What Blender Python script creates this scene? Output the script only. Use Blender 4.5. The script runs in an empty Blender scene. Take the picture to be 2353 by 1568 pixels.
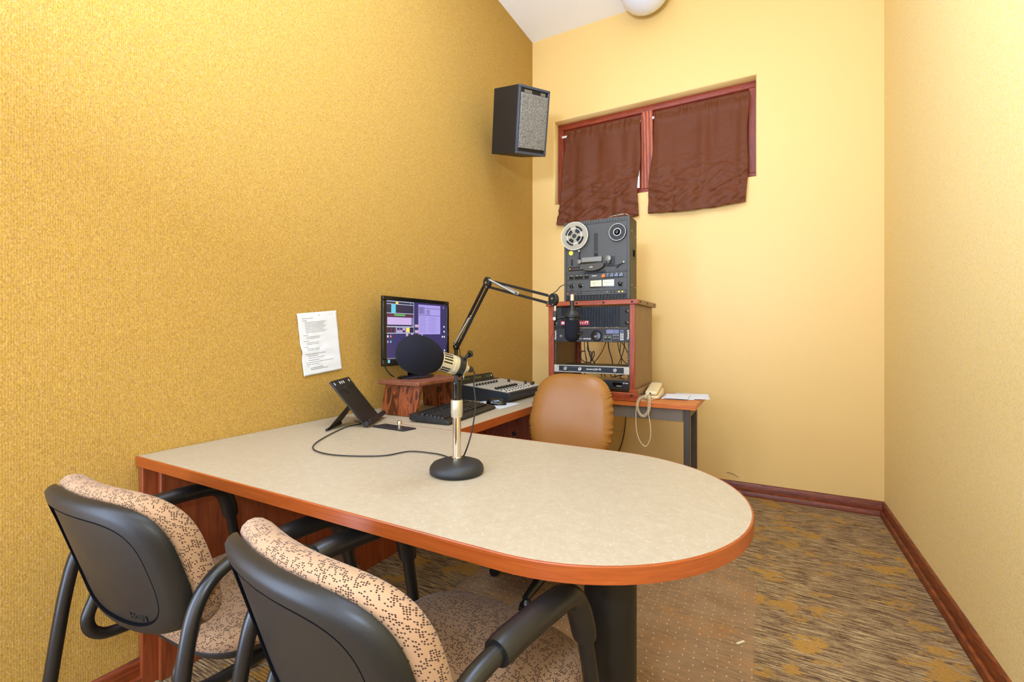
import bpy, math, random
from mathutils import Vector, Matrix, noise
random.seed(7)
PI = math.pi
S = bpy.context.scene
C = S.collection

# ------------------------------------------------------------------ camera
cam_d = bpy.data.cameras.new('camera')
cam = bpy.data.objects.new('camera', cam_d)
C.objects.link(cam)
cam_d.sensor_width = 36.0
cam_d.sensor_fit = 'HORIZONTAL'
cam_d.lens = 36.0 * 1057.655 / 2353.0
cam_d.shift_y = -(784 - 763.375) / 2353.0
cam_d.clip_start = 0.02
cam.location = (0, 0, 1.1377)
cam.rotation_euler = (PI / 2, 0, 0.5012)
S.camera = cam

# ------------------------------------------------------------------ world, lamps, exposure
world = bpy.data.worlds.new('world')
S.world = world
world.use_nodes = True
wb = world.node_tree.nodes['Background']
wb.inputs[0].default_value = (0.80, 0.88, 1.0, 1)
wb.inputs[1].default_value = 2.0

def area(name, loc, rot, sx, sy, watt, col):
    l = bpy.data.lights.new(name, 'AREA')
    l.shape = 'RECTANGLE'; l.size = sx; l.size_y = sy; l.energy = watt; l.color = col
    o = bpy.data.objects.new(name, l); C.objects.link(o)
    o.location = loc; o.rotation_euler = rot
    return o
WBC = (0.725, 0.95, 1.36)
area('ceiling_lamp', (-0.75, 1.25, 3.62), (0, 0, 0), 0.6, 1.2, 20, WBC)
area('ceiling_lamp', (-0.75, -0.9, 3.62), (0, 0, 0), 0.6, 1.2, 16, WBC)
area('side_fill', (-1.7, -0.5, 1.3), (PI / 2, 0, -1.2), 1.0, 2.2, 56, WBC)  # added fill to brighten the right wall; no doorway stands here
area('front_fill', (-0.5, -2.3, 1.5), (PI / 2, 0, 0), 2.0, 2.4, 44, WBC)  # added soft frontal fill from behind the camera, no window built
# photographer's strobe: head turned up at the ceiling, and its direct spill
area('strobe_head', (-0.35, -0.2, 1.9), (2.75, 0, -0.1), 0.35, 0.35, 78, WBC)
fl = bpy.data.lights.new('strobe_spill', 'POINT'); fl.energy = 16; fl.shadow_soft_size = 0.03; fl.color = WBC
flo = bpy.data.objects.new('strobe_spill', fl); C.objects.link(flo); flo.location = (-0.16, -0.02, 1.2)

vs = S.view_settings
vs.view_transform = 'Standard'; vs.look = 'None'; vs.gamma = 1.0; vs.exposure = 0.42
vs.use_curve_mapping = False
S.display_settings.display_device = 'sRGB'

# ------------------------------------------------------------------ room constants
XL, XR, YB, YF, H = -1.768, 0.651, 3.598, -2.4, 3.655
TZ = 0.74

# ------------------------------------------------------------------ materials
def srgb(r, g, b):
    f = lambda c: (c / 255 / 12.92) if c / 255 <= 0.04045 else ((c / 255 + 0.055) / 1.055) ** 2.4
    return (f(r), f(g), f(b), 1)

class NT:
    def __init__(s, name):
        s.m = bpy.data.materials.new(name); s.m.use_nodes = True
        s.t = s.m.node_tree; s.n = s.t.nodes; s.l = s.t.links
        s.b = s.n['Principled BSDF']
    def new(s, typ, **k):
        n = s.n.new(typ)
        for a, v in k.items(): setattr(n, a, v)
        return n
    def put(s, sock, v):
        if hasattr(v, 'is_linked') or isinstance(v, bpy.types.NodeSocket): s.l.new(v, sock)
        else: sock.default_value = v
    def coord(s, kind='Object', scale=(1, 1, 1), rot=(0, 0, 0)):
        tc = s.new('ShaderNodeTexCoord'); mp = s.new('ShaderNodeMapping')
        s.l.new(tc.outputs[kind], mp.inputs[0])
        mp.inputs['Scale'].default_value = scale; mp.inputs['Rotation'].default_value = rot
        return mp.outputs[0]
    def noise(s, vec, scale, detail=2, rough=0.5, dist=0.0, out=0):
        n = s.new('ShaderNodeTexNoise'); s.l.new(vec, n.inputs['Vector'])
        n.inputs['Scale'].default_value = scale; n.inputs['Detail'].default_value = detail
        n.inputs['Roughness'].default_value = rough; n.inputs['Distortion'].default_value = dist
        return n.outputs[out]
    def ramp(s, fac, stops, interp='LINEAR'):
        r = s.new('ShaderNodeValToRGB'); s.l.new(fac, r.inputs[0])
        r.color_ramp.interpolation = interp
        e = r.color_ramp.elements
        while len(e) < len(stops): e.new(0.5)
        for i, (p, c) in enumerate(stops):
            e[i].position = p; e[i].color = c if len(c) == 4 else (*c, 1)
        return r.outputs[0]
    def math(s, op, a, b=0.0, c=0.0, clamp=False):
        m = s.new('ShaderNodeMath', operation=op); m.use_clamp = clamp
        s.put(m.inputs[0], a); s.put(m.inputs[1], b)
        if op in ('MULTIPLY_ADD', 'COMPARE'): s.put(m.inputs[2], c)
        return m.outputs[0]
    def mix(s, fac, a, b, blend='MIX'):
        m = s.new('ShaderNodeMix', data_type='RGBA', blend_type=blend)
        s.put(m.inputs[0], fac); s.put(m.inputs[6], a); s.put(m.inputs[7], b)
        return m.outputs[2]
    def bump(s, h, strength=0.3, dist=0.001):
        b = s.new('ShaderNodeBump'); b.inputs['Strength'].default_value = strength
        b.inputs['Distance'].default_value = dist
        s.l.new(h, b.inputs['Height']); s.l.new(b.outputs[0], s.b.inputs['Normal'])
    def set(s, **k):
        for a, v in k.items(): s.put(s.b.inputs[a.replace('_', ' ')], v)
        return s.m

def plain(name, col, rough=0.5, metal=0.0, bump=0.0, bscale=300, spec=0.5, coat=0.0):
    t = NT(name); v = t.coord()
    n = t.noise(v, bscale, 3)
    c = t.mix(t.math('MULTIPLY', n, 0.25), col, tuple(x * 0.72 for x in col[:3]) + (1,))
    t.set(Base_Color=c, Roughness=rough, Metallic=metal, Specular_IOR_Level=spec, Coat_Weight=coat)
    if bump: t.bump(n, bump, 0.0006)
    return t.m

def emis(name, col, strength):
    t = NT(name); t.set(Base_Color=(0.02, 0.02, 0.02, 1), Emission_Color=col, Emission_Strength=strength, Roughness=0.2)
    return t.m

def wood(name, c1, c2, c3, scale=(40, 3, 40), rough=0.35, wav=6.0, dist=3.0, coat=0.0, fine=1.0, wamt=0.1):
    t = NT(name); v = t.coord(scale=scale)
    n1 = t.noise(v, 1.0, 5, 0.6, dist)
    n2 = t.noise(v, 7.0, 3, 0.7)
    v2 = t.coord(scale=tuple(x * 0.12 for x in scale))
    w = t.new('ShaderNodeTexWave', wave_type='RINGS', rings_direction='SPHERICAL')
    t.l.new(v2, w.inputs[0]); w.inputs['Scale'].default_value = wav; w.inputs['Distortion'].default_value = 5.0
    w.inputs['Detail'].default_value = 3
    f = t.math('ADD', t.math('MULTIPLY', n1, 0.85 - wamt), t.math('MULTIPLY', w.outputs['Fac'], wamt))
    f = t.math('ADD', f, t.math('MULTIPLY', n2, 0.25 * fine))
    col = t.ramp(f, [(0.30, c1), (0.5, c2), (0.72, c3)])
    t.set(Base_Color=col, Roughness=rough, Coat_Weight=coat, Coat_Roughness=0.15)
    t.bump(n2, 0.15, 0.0005)
    return t.m

M = {}
# painted back wall
t = NT('yellow_paint'); v = t.coord()
n = t.noise(v, 220, 3)
col = t.mix(n, srgb(229, 191, 118), srgb(234, 197, 126))
t.set(Base_Color=col, Roughness=0.45, Specular_IOR_Level=0.35); t.bump(n, 0.12, 0.0008)
M['paint'] = t.m
# woven wall covering, ribs run vertically
def fabric_wall(name, c1, c2, c3, c4, bmp=0.4):
    c_t = c3
    t = NT(name); v = t.coord()
    sep = t.new('ShaderNodeSeparateXYZ'); t.l.new(v, sep.inputs[0])
    wob = t.math('MULTIPLY', t.noise(v, 30, 2), 0.002)
    rib = t.math('SINE', t.math('MULTIPLY', t.math('ADD', sep.outputs[1], wob), 2 * PI / 0.0055))
    vn = t.coord(scale=(1, 1, 0.55))
    n1 = t.noise(vn, 260, 3, 0.65)
    n2 = t.noise(vn, 150, 3, 0.6, 0.6)
    n3 = t.noise(v, 9, 3, 0.6)
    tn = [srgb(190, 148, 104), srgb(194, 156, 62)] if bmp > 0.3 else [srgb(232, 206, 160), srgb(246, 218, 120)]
    n6 = t.noise(t.coord(scale=(1, 1, 0.6)), 480, 2, 0.7)
    a = t.ramp(t.math('ADD', t.math('MULTIPLY', n1, 0.5), t.math('MULTIPLY', n6, 0.5)), [(0.36, c1), (0.47, c2), (0.56, c3), (0.66, c4)])
    tint = t.ramp(n2, [(0.35, tn[0]), (0.5, c_t), (0.65, tn[1])])
    col = t.mix(0.4, a, tint)
    col = t.mix(t.math('MULTIPLY', n3, 0.12), col, c2)
    n5 = t.noise(t.coord(scale=(1, 1, 0.7)), 620, 2, 0.7)
    h = t.math('ADD', t.math('MULTIPLY', rib, 0.22), t.math('ADD', t.math('MULTIPLY', n1, 1.2), t.math('MULTIPLY', n5, 1.2)))
    t.set(Base_Color=col, Roughness=0.95, Specular_IOR_Level=0.1)
    t.bump(h, bmp, 0.0018)
    return t.m
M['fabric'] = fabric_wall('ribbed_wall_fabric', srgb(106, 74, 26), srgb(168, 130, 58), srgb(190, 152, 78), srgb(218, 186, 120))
M['fabric_r'] = fabric_wall('ribbed_wall_fabric_lit', srgb(208, 174, 100), srgb(238, 206, 130), srgb(247, 220, 156), srgb(252, 236, 196), 0.25)  # lightened copy of the left wall's weave, its stronger light in the colour
t = NT('ceiling_paint'); v = t.coord(); n = t.noise(v, 90, 3)
t.set(Base_Color=t.mix(n, srgb(244, 243, 240), srgb(249, 248, 246)), Roughness=0.9); t.bump(n, 0.1, 0.001)
M['ceiling'] = t.m
# carpet
t = NT('patterned_carpet'); v = t.coord()
vs_ = t.coord(scale=(11, 130, 1)); vf = t.coord(scale=(90, 420, 60))
sepc = t.new('ShaderNodeSeparateXYZ'); t.l.new(v, sepc.inputs[0])
stri = t.noise(vs_, 1.0, 5, 0.7, 0.6)
fine = t.noise(vf, 1.0, 3, 0.7)
rib = t.math('SINE', t.math('MULTIPLY', sepc.outputs[1], 2 * PI / 0.011))
base = t.ramp(t.math('ADD', t.math('MULTIPLY', stri, 0.75), t.math('MULTIPLY', fine, 0.25)),
              [(0.40, srgb(84, 62, 44)), (0.47, srgb(124, 98, 70)), (0.53, srgb(164, 136, 96)), (0.62, srgb(200, 172, 124))])
blob = t.noise(t.coord(scale=(4.5, 7.0, 1)), 1.0, 4, 0.6, 0.3)
fr = t.math('MULTIPLY', t.noise(t.coord(scale=(18, 60, 1)), 1.0, 4, 0.7), 0.35)
msk = t.ramp(t.math('ADD', blob, fr), [(0.735, (0, 0, 0, 1)), (0.765, (1, 1, 1, 1))])
gold = t.ramp(fine, [(0.3, srgb(150, 108, 44)), (0.7, srgb(200, 154, 80))])
col = t.mix(msk, base, gold)
ribd = t.math('MULTIPLY', t.math('ADD', rib, 1.0), 0.16)
ribm = t.math('MULTIPLY', ribd, t.ramp(t.noise(v, 2.2, 2), [(0.4, (0, 0, 0, 1)), (0.6, (1, 1, 1, 1))]))
col = t.mix(ribm, col, srgb(100, 74, 50))
# joints between carpet tiles
def joint(axis, pitch, off):
    m = t.math('FRACT', t.math('DIVIDE', t.math('ADD', sepc.outputs[axis], off), pitch))
    return t.math('LESS_THAN', m, 0.0025 / pitch)
jt = t.math('MAXIMUM', joint(0, 0.5, 10.07), joint(1, 1.0, 10.1))
col = t.mix(t.math('MULTIPLY', jt, 0.28), col, srgb(70, 52, 36))
t.set(Base_Color=col, Roughness=1.0, Specular_IOR_Level=0.1)
t.bump(t.math('ADD', fine, t.math('MULTIPLY', rib, 0.3)), 0.6, 0.003)
M['carpet'] = t.m

M['trim'] = wood('dark_cherry_trim', srgb(62, 20, 5), srgb(104, 40, 12), srgb(144, 66, 20), (5, 5, 60), 0.42)
M['frame'] = wood('window_cherry_wood', srgb(88, 24, 8), srgb(128, 42, 16), srgb(160, 68, 28), (50, 50, 5), 0.4)
M['frame_h'] = wood('window_cherry_wood_across', srgb(88, 24, 8), srgb(128, 42, 16), srgb(160, 68, 28), (5, 50, 50), 0.4)
M['mullion'] = wood('flame_cherry_wood', srgb(112, 34, 12), srgb(150, 58, 24), srgb(196, 98, 44), (30, 30, 6), 0.4, wav=3.0, wamt=0.35)
M['cherry'] = wood('cherry_edge_band', srgb(134, 58, 16), srgb(150, 70, 22), srgb(164, 82, 30), (3, 3, 90), 0.35, fine=0.5, wamt=0.0)
M['cherry_v'] = wood('cherry_panel', srgb(112, 50, 24), srgb(140, 66, 32), srgb(160, 84, 42), (24, 24, 2.0), 0.4, fine=0.5, wamt=0.05)
M['orange_top'] = wood('orange_cherry_top', srgb(176, 88, 30), srgb(196, 106, 42), srgb(210, 122, 56), (3, 40, 40), 0.35, fine=0.5)
M['rack_red'] = wood('stained_red_oak', srgb(78, 24, 5), srgb(136, 50, 14), srgb(172, 84, 28), (50, 50, 4), 0.42)
M['rack_red_h'] = wood('stained_red_oak_across', srgb(78, 24, 5), srgb(136, 50, 14), srgb(172, 84, 28), (4, 50, 50), 0.42)
M['rack_side'] = wood('oak_side_reflection', srgb(98, 70, 40), srgb(124, 92, 56), srgb(144, 112, 72), (60, 60, 4), 0.4)  # same oak as the front, yellow reflected light painted in as tan
# riser oak with bold dark grain
t = NT('flame_grain_oak'); v = t.coord(scale=(24, 24, 4.4))
n1 = t.noise(v, 1.0, 4, 0.6, 1.6); n2 = t.noise(t.coord(scale=(160, 160, 14)), 1.0, 3, 0.7)
t.set(Base_Color=t.mix(t.math('MULTIPLY', n2, 0.5), t.ramp(n1, [(0.36, srgb(34, 14, 6)), (0.44, srgb(70, 30, 12)), (0.47, srgb(132, 66, 32)), (0.60, srgb(160, 86, 44)), (0.63, srgb(60, 26, 10)), (0.70, srgb(136, 72, 36))]), srgb(112, 52, 18)), Roughness=0.4, Coat_Weight=0.2)
t.bump(n2, 0.2, 0.0006)
M['oak'] = t.m
M['oak_top'] = wood('worn_oak_top', srgb(62, 26, 14), srgb(112, 60, 36), srgb(150, 92, 64), (50, 4, 50), 0.5)
# laminate with pale fibres
t = NT('beige_fibre_laminate'); v = t.coord()
n1 = t.noise(v, 45, 4, 0.6); n2 = t.noise(v, 70, 2, 0.5, 1.5); n3 = t.noise(v, 110, 2, 0.5); n4 = t.noise(v, 500, 2)
base = t.ramp(t.math('ADD', t.math('MULTIPLY', n1, 0.6), t.math('MULTIPLY', n4, 0.4)), [(0.35, srgb(162, 147, 122)), (0.55, srgb(168, 153, 129)), (0.7, srgb(175, 162, 140))])
line = t.math('LESS_THAN', t.math('ABSOLUTE', t.math('SUBTRACT', n2, 0.5)), 0.008)
fib = t.math('MULTIPLY', line, t.math('GREATER_THAN', n3, 0.54))
t.set(Base_Color=t.mix(t.math('MULTIPLY', fib, 0.7), base, srgb(214, 204, 184)), Roughness=0.42, Specular_IOR_Level=0.45)
M['laminate'] = t.m
M['black'] = plain('black_plastic', srgb(22, 21, 21), 0.45)
M['gloss'] = plain('glossy_black_plastic', srgb(14, 14, 15), 0.12)
M['shell'] = plain('grained_black_plastic', srgb(30, 28, 25), 0.42, spec=0.35, bump=0.35, bscale=900)
M['tube'] = plain('black_powder_coated_steel', srgb(22, 21, 20), 0.33, bump=0.1, bscale=1200)
M['pad'] = plain('black_urethane', srgb(22, 21, 21), 0.36)
M['matte'] = plain('matte_black_metal', srgb(20, 20, 20), 0.55, bump=0.2, bscale=900)
M['iron'] = plain('wrinkle_black_cast_iron', srgb(28, 28, 30), 0.5, bump=0.5, bscale=700)
M['cable'] = plain('black_rubber_cable', srgb(28, 26, 24), 0.5)
M['chrome'] = plain('chrome', srgb(225, 215, 200), 0.08, 1.0)
M['steel'] = plain('brushed_steel', srgb(200, 198, 190), 0.3, 1.0)
M['champagne'] = plain('champagne_metal', srgb(196, 186, 160), 0.32, 0.6)
M['white'] = plain('white_plastic', srgb(228, 226, 222), 0.4)
M['rod'] = plain('white_enamel', srgb(232, 228, 220), 0.35)
M['dome'] = plain('glossy_white_glass', srgb(226, 228, 234), 0.08, spec=0.8)
M['beige'] = plain('cream_phone_plastic', srgb(226, 204, 156), 0.35)
M['cord'] = plain('cream_phone_cord', srgb(232, 214, 176), 0.45)
M['deckgrey'] = plain('dark_grey_deck_panel', srgb(62, 61, 56), 0.5, bump=0.15, bscale=800)
M['deckcase'] = plain('olive_black_case', srgb(62, 57, 44), 0.5, bump=0.2, bscale=800)
M['greymetal'] = plain('grey_metal', srgb(120, 118, 110), 0.4, 0.3)
M['ampgrey'] = plain('charcoal_amplifier', srgb(34, 37, 43), 0.4, 0.2)
M['orange'] = plain('orange_key', srgb(238, 104, 20), 0.4)
M['yellow'] = plain('yellow_sticker', srgb(240, 214, 60), 0.5)
M['red'] = plain('red_label', srgb(150, 22, 34), 0.4)
M['ink'] = plain('white_print', srgb(225, 225, 225), 0.5)
M['dkink'] = plain('grey_print', srgb(105, 105, 110), 0.6)
M['leg'] = plain('bronze_grey_steel', srgb(72, 64, 56), 0.45, 0.2)
M['apron'] = plain('taupe_steel_apron', srgb(112, 100, 88), 0.5, 0.1)
M['silver'] = plain('silver_console_face', srgb(184, 180, 168), 0.4, 0.2)
M['slotline'] = plain('fader_slot_brown', srgb(150, 140, 120), 0.5)
M['mousepad'] = plain('pale_grey_mousepad', srgb(196, 202, 208), 0.6)
M['paper'] = plain('white_paper', srgb(222, 225, 232), 0.8, bscale=14)
M['recess_shade'] = plain('painted_recess_shade', srgb(6, 6, 8), 0.9, spec=0.05)  # near-black colour standing in for shade inside recesses
M['greyblue'] = plain('blue_grey_edge', srgb(62, 68, 80), 0.35)
M['wire'] = plain('silver_wire', srgb(190, 190, 184), 0.3, 0.7)
t = NT('speaker_grille_cloth'); v = t.coord(); n = t.noise(v, 260, 3, 0.7, 1.5)
t.set(Base_Color=t.ramp(n, [(0.38, srgb(44, 42, 38)), (0.5, srgb(104, 100, 92)), (0.62, srgb(190, 184, 170))]), Roughness=0.8); t.bump(n, 0.6, 0.002)
M['grille'] = t.m
t = NT('foam'); v = t.coord(); n = t.noise(v, 420, 3, 0.7); n2 = t.noise(v, 90, 4, 0.75)
t.set(Base_Color=t.mix(t.math('GREATER_THAN', n2, 0.70), t.mix(n, srgb(16, 16, 22), srgb(34, 34, 42)), srgb(110, 110, 116)), Roughness=1.0, Specular_IOR_Level=0.1); t.bump(n, 0.8, 0.002)
M['foam'] = t.m
t = NT('plain_foam'); v = t.coord(); n = t.noise(v, 700, 3, 0.7)
t.set(Base_Color=t.mix(n, srgb(20, 21, 26), srgb(36, 37, 44)), Roughness=1.0, Specular_IOR_Level=0.1); t.bump(n, 0.7, 0.001)
M['foam2'] = t.m
t = NT('tan_leather'); v = t.coord(); n = t.noise(v, 330, 3, 0.6); n2 = t.noise(v, 7, 3)
t.set(Base_Color=t.mix(n2, srgb(140, 92, 38), srgb(152, 102, 46)), Roughness=0.34, Specular_IOR_Level=0.4); t.bump(n, 0.25, 0.001)
M['leather'] = t.m
t = NT('brown_curtain_cloth'); v = t.coord(); n = t.noise(t.coord(scale=(900, 900, 300)), 1.0, 2); n2 = t.noise(v, 5, 3)
t.set(Base_Color=t.mix(n, srgb(88, 42, 18), srgb(110, 58, 28)), Roughness=0.6, Specular_IOR_Level=0.25); t.bump(n, 0.2, 0.0006)
M['curtain'] = t.m
# chair upholstery: dots strung along scribbled lines
t = NT('dotted_squiggle_upholstery')
uv = t.new('ShaderNodeUVMap'); uv.uv_map = 'UVMap'
vo = t.new('ShaderNodeTexVoronoi', voronoi_dimensions='2D', feature='F1')
t.l.new(uv.outputs[0], vo.inputs['Vector']); vo.inputs['Scale'].default_value = 250; vo.inputs['Randomness'].default_value = 0.3
dot = t.math('LESS_THAN', vo.outputs['Distance'], 0.38)
nn = t.new('ShaderNodeTexNoise', noise_dimensions='2D'); t.l.new(vo.outputs['Position'], nn.inputs['Vector'])
nn.inputs['Scale'].default_value = 90; nn.inputs['Detail'].default_value = 0.0
va = t.new('ShaderNodeVectorMath', operation='MULTIPLY_ADD'); t.l.new(nn.outputs['Color'], va.inputs[0]); va.inputs[1].default_value = (0.030, 0.030, 0); t.l.new(vo.outputs['Position'], va.inputs[2])
v2 = t.new('ShaderNodeTexVoronoi', voronoi_dimensions='2D', feature='DISTANCE_TO_EDGE'); t.l.new(va.outputs[0], v2.inputs['Vector']); v2.inputs['Scale'].default_value = 46; v2.inputs['Randomness'].default_value = 1.0
on_ = t.math('LESS_THAN', v2.outputs['Distance'], 0.105)
dm = t.math('MULTIPLY', dot, on_)
wv = t.noise(t.coord(kind='UV', scale=(1500, 1500, 1)), 1.0, 2)
bc = t.mix(wv, srgb(144, 110, 80), srgb(172, 137, 102))
t.set(Base_Color=t.mix(dm, bc, srgb(58, 36, 26)), Roughness=0.9, Specular_IOR_Level=0.15, Sheen_Weight=0.1); t.bump(wv, 0.3, 0.0006)
M['uphol'] = t.m
# clear mat
t = NT('clear_vinyl'); v = t.coord()
vo = t.new('ShaderNodeTexVoronoi', voronoi_dimensions='2D', feature='F1'); t.l.new(v, vo.inputs['Vector'])
vo.inputs['Scale'].default_value = 27; vo.inputs['Randomness'].default_value = 0.3
dots = t.math('LESS_THAN', vo.outputs['Distance'], 0.05)
haze = t.noise(v, 6, 4, 0.7)
tr = t.new('ShaderNodeBsdfTransparent'); tr.inputs[0].default_value = (0.93, 0.86, 0.78, 1)
t.set(Base_Color=t.mix(dots, srgb(206, 172, 132), srgb(236, 216, 180)), Roughness=0.32)
fac = t.math('ADD', t.math('MULTIPLY', haze, 0.5), t.math('MULTIPLY', dots, 0.6), clamp=True)
ms = t.new('ShaderNodeMixShader'); t.l.new(fac, ms.inputs[0]); t.l.new(tr.outputs[0], ms.inputs[1]); t.l.new(t.b.outputs[0], ms.inputs[2])
t.l.new(ms.outputs[0], t.n['Material Output'].inputs[0])
M['mat'] = t.m
t = NT('smoky_clear_plastic'); tr = t.new('ShaderNodeBsdfTransparent'); tr.inputs[0].default_value = (0.9, 0.88, 0.82, 1)
t.set(Base_Color=srgb(186, 178, 158), Roughness=0.2)
ms = t.new('ShaderNodeMixShader'); ms.inputs[0].default_value = 0.5; t.l.new(tr.outputs[0], ms.inputs[1]); t.l.new(t.b.outputs[0], ms.inputs[2])
t.l.new(ms.outputs[0], t.n['Material Output'].inputs[0]); M['reelclear'] = t.m
t = NT('window_glass'); tr = t.new('ShaderNodeBsdfTransparent'); tr.inputs[0].default_value = (0.93, 0.95, 0.97, 1)
t.set(Base_Color=(0.8, 0.85, 0.9, 1), Roughness=0.03)
ms = t.new('ShaderNodeMixShader'); ms.inputs[0].default_value = 0.1; t.l.new(tr.outputs[0], ms.inputs[1]); t.l.new(t.b.outputs[0], ms.inputs[2])
t.l.new(ms.outputs[0], t.n['Material Output'].inputs[0]); M['glass'] = t.m
M['meter'] = emis('lit_meter_face', srgb(250, 240, 205), 0.75)
M['led_y'] = emis('yellow_lamp', srgb(255, 220, 60), 1.2)
M['led_g'] = emis('green_display', srgb(120, 160, 40), 0.35)
M['led_c'] = emis('cyan_lamp', srgb(90, 220, 240), 1.0)
M['lcd'] = emis('blue_display', srgb(14, 34, 130), 0.45)
M['lcd2'] = emis('pale_blue_display', srgb(110, 104, 160), 0.4)
M['purple'] = emis('purple_counter', srgb(60, 20, 60), 0.5)
def scr(n, c): M[n] = emis(n, srgb(*c), 0.9)
scr('scr_navy', (44, 38, 92)); scr('scr_dark', (36, 30, 60)); scr('scr_line', (176, 190, 214)); scr('scr_lilac', (190, 166, 214))
scr('scr_pale', (158, 146, 216)); scr('scr_cyan', (96, 190, 214)); scr('scr_green', (80, 170, 90)); scr('scr_yel', (236, 214, 80))
scr('scr_white', (235, 235, 245)); scr('scr_rose', (190, 160, 176)); scr('scr_maroon', (84, 36, 60)); scr('scr_grey', (128, 118, 176)); scr('scr_orange', (220, 130, 60))

# ------------------------------------------------------------------ mesh builder
def frame_m(o, x, y, z):
    m = Matrix.Identity(4)
    for i, a in enumerate((x, y, z)):
        a = Vector(a)
        for r in range(3): m[r][i] = a[r]
    for r in range(3): m[r][3] = o[r]
    return m
def axis_m(o, d, up=(0, 0, 1)):
    z = Vector(d).normalized(); u = Vector(up)
    if abs(z.dot(u)) > 0.98: u = Vector((1, 0, 0))
    x = u.cross(z).normalized(); y = z.cross(x)
    return frame_m(o, x, y, z)
def catmull(p, n=8, closed=False):
    p = [Vector(q) for q in p]; out = []; L = len(p)
    rng = range(L) if closed else range(L - 1)
    for i in rng:
        if closed: a, b, c, d = p[i - 1], p[i], p[(i + 1) % L], p[(i + 2) % L]
        else: a, b, c, d = p[max(i - 1, 0)], p[i], p[i + 1], p[min(i + 2, L - 1)]
        for k in range(n):
            s = k / n
            out.append(0.5 * ((2 * b) + (c - a) * s + (2 * a - 5 * b + 4 * c - d) * s * s + (3 * b - a - 3 * c + d) * s ** 3))
    if not closed: out.append(p[-1])
    return out
def sp(t, n):
    c, s = math.cos(t), math.sin(t)
    return math.copysign(abs(c) ** (2 / n), c), math.copysign(abs(s) ** (2 / n), s)

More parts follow.
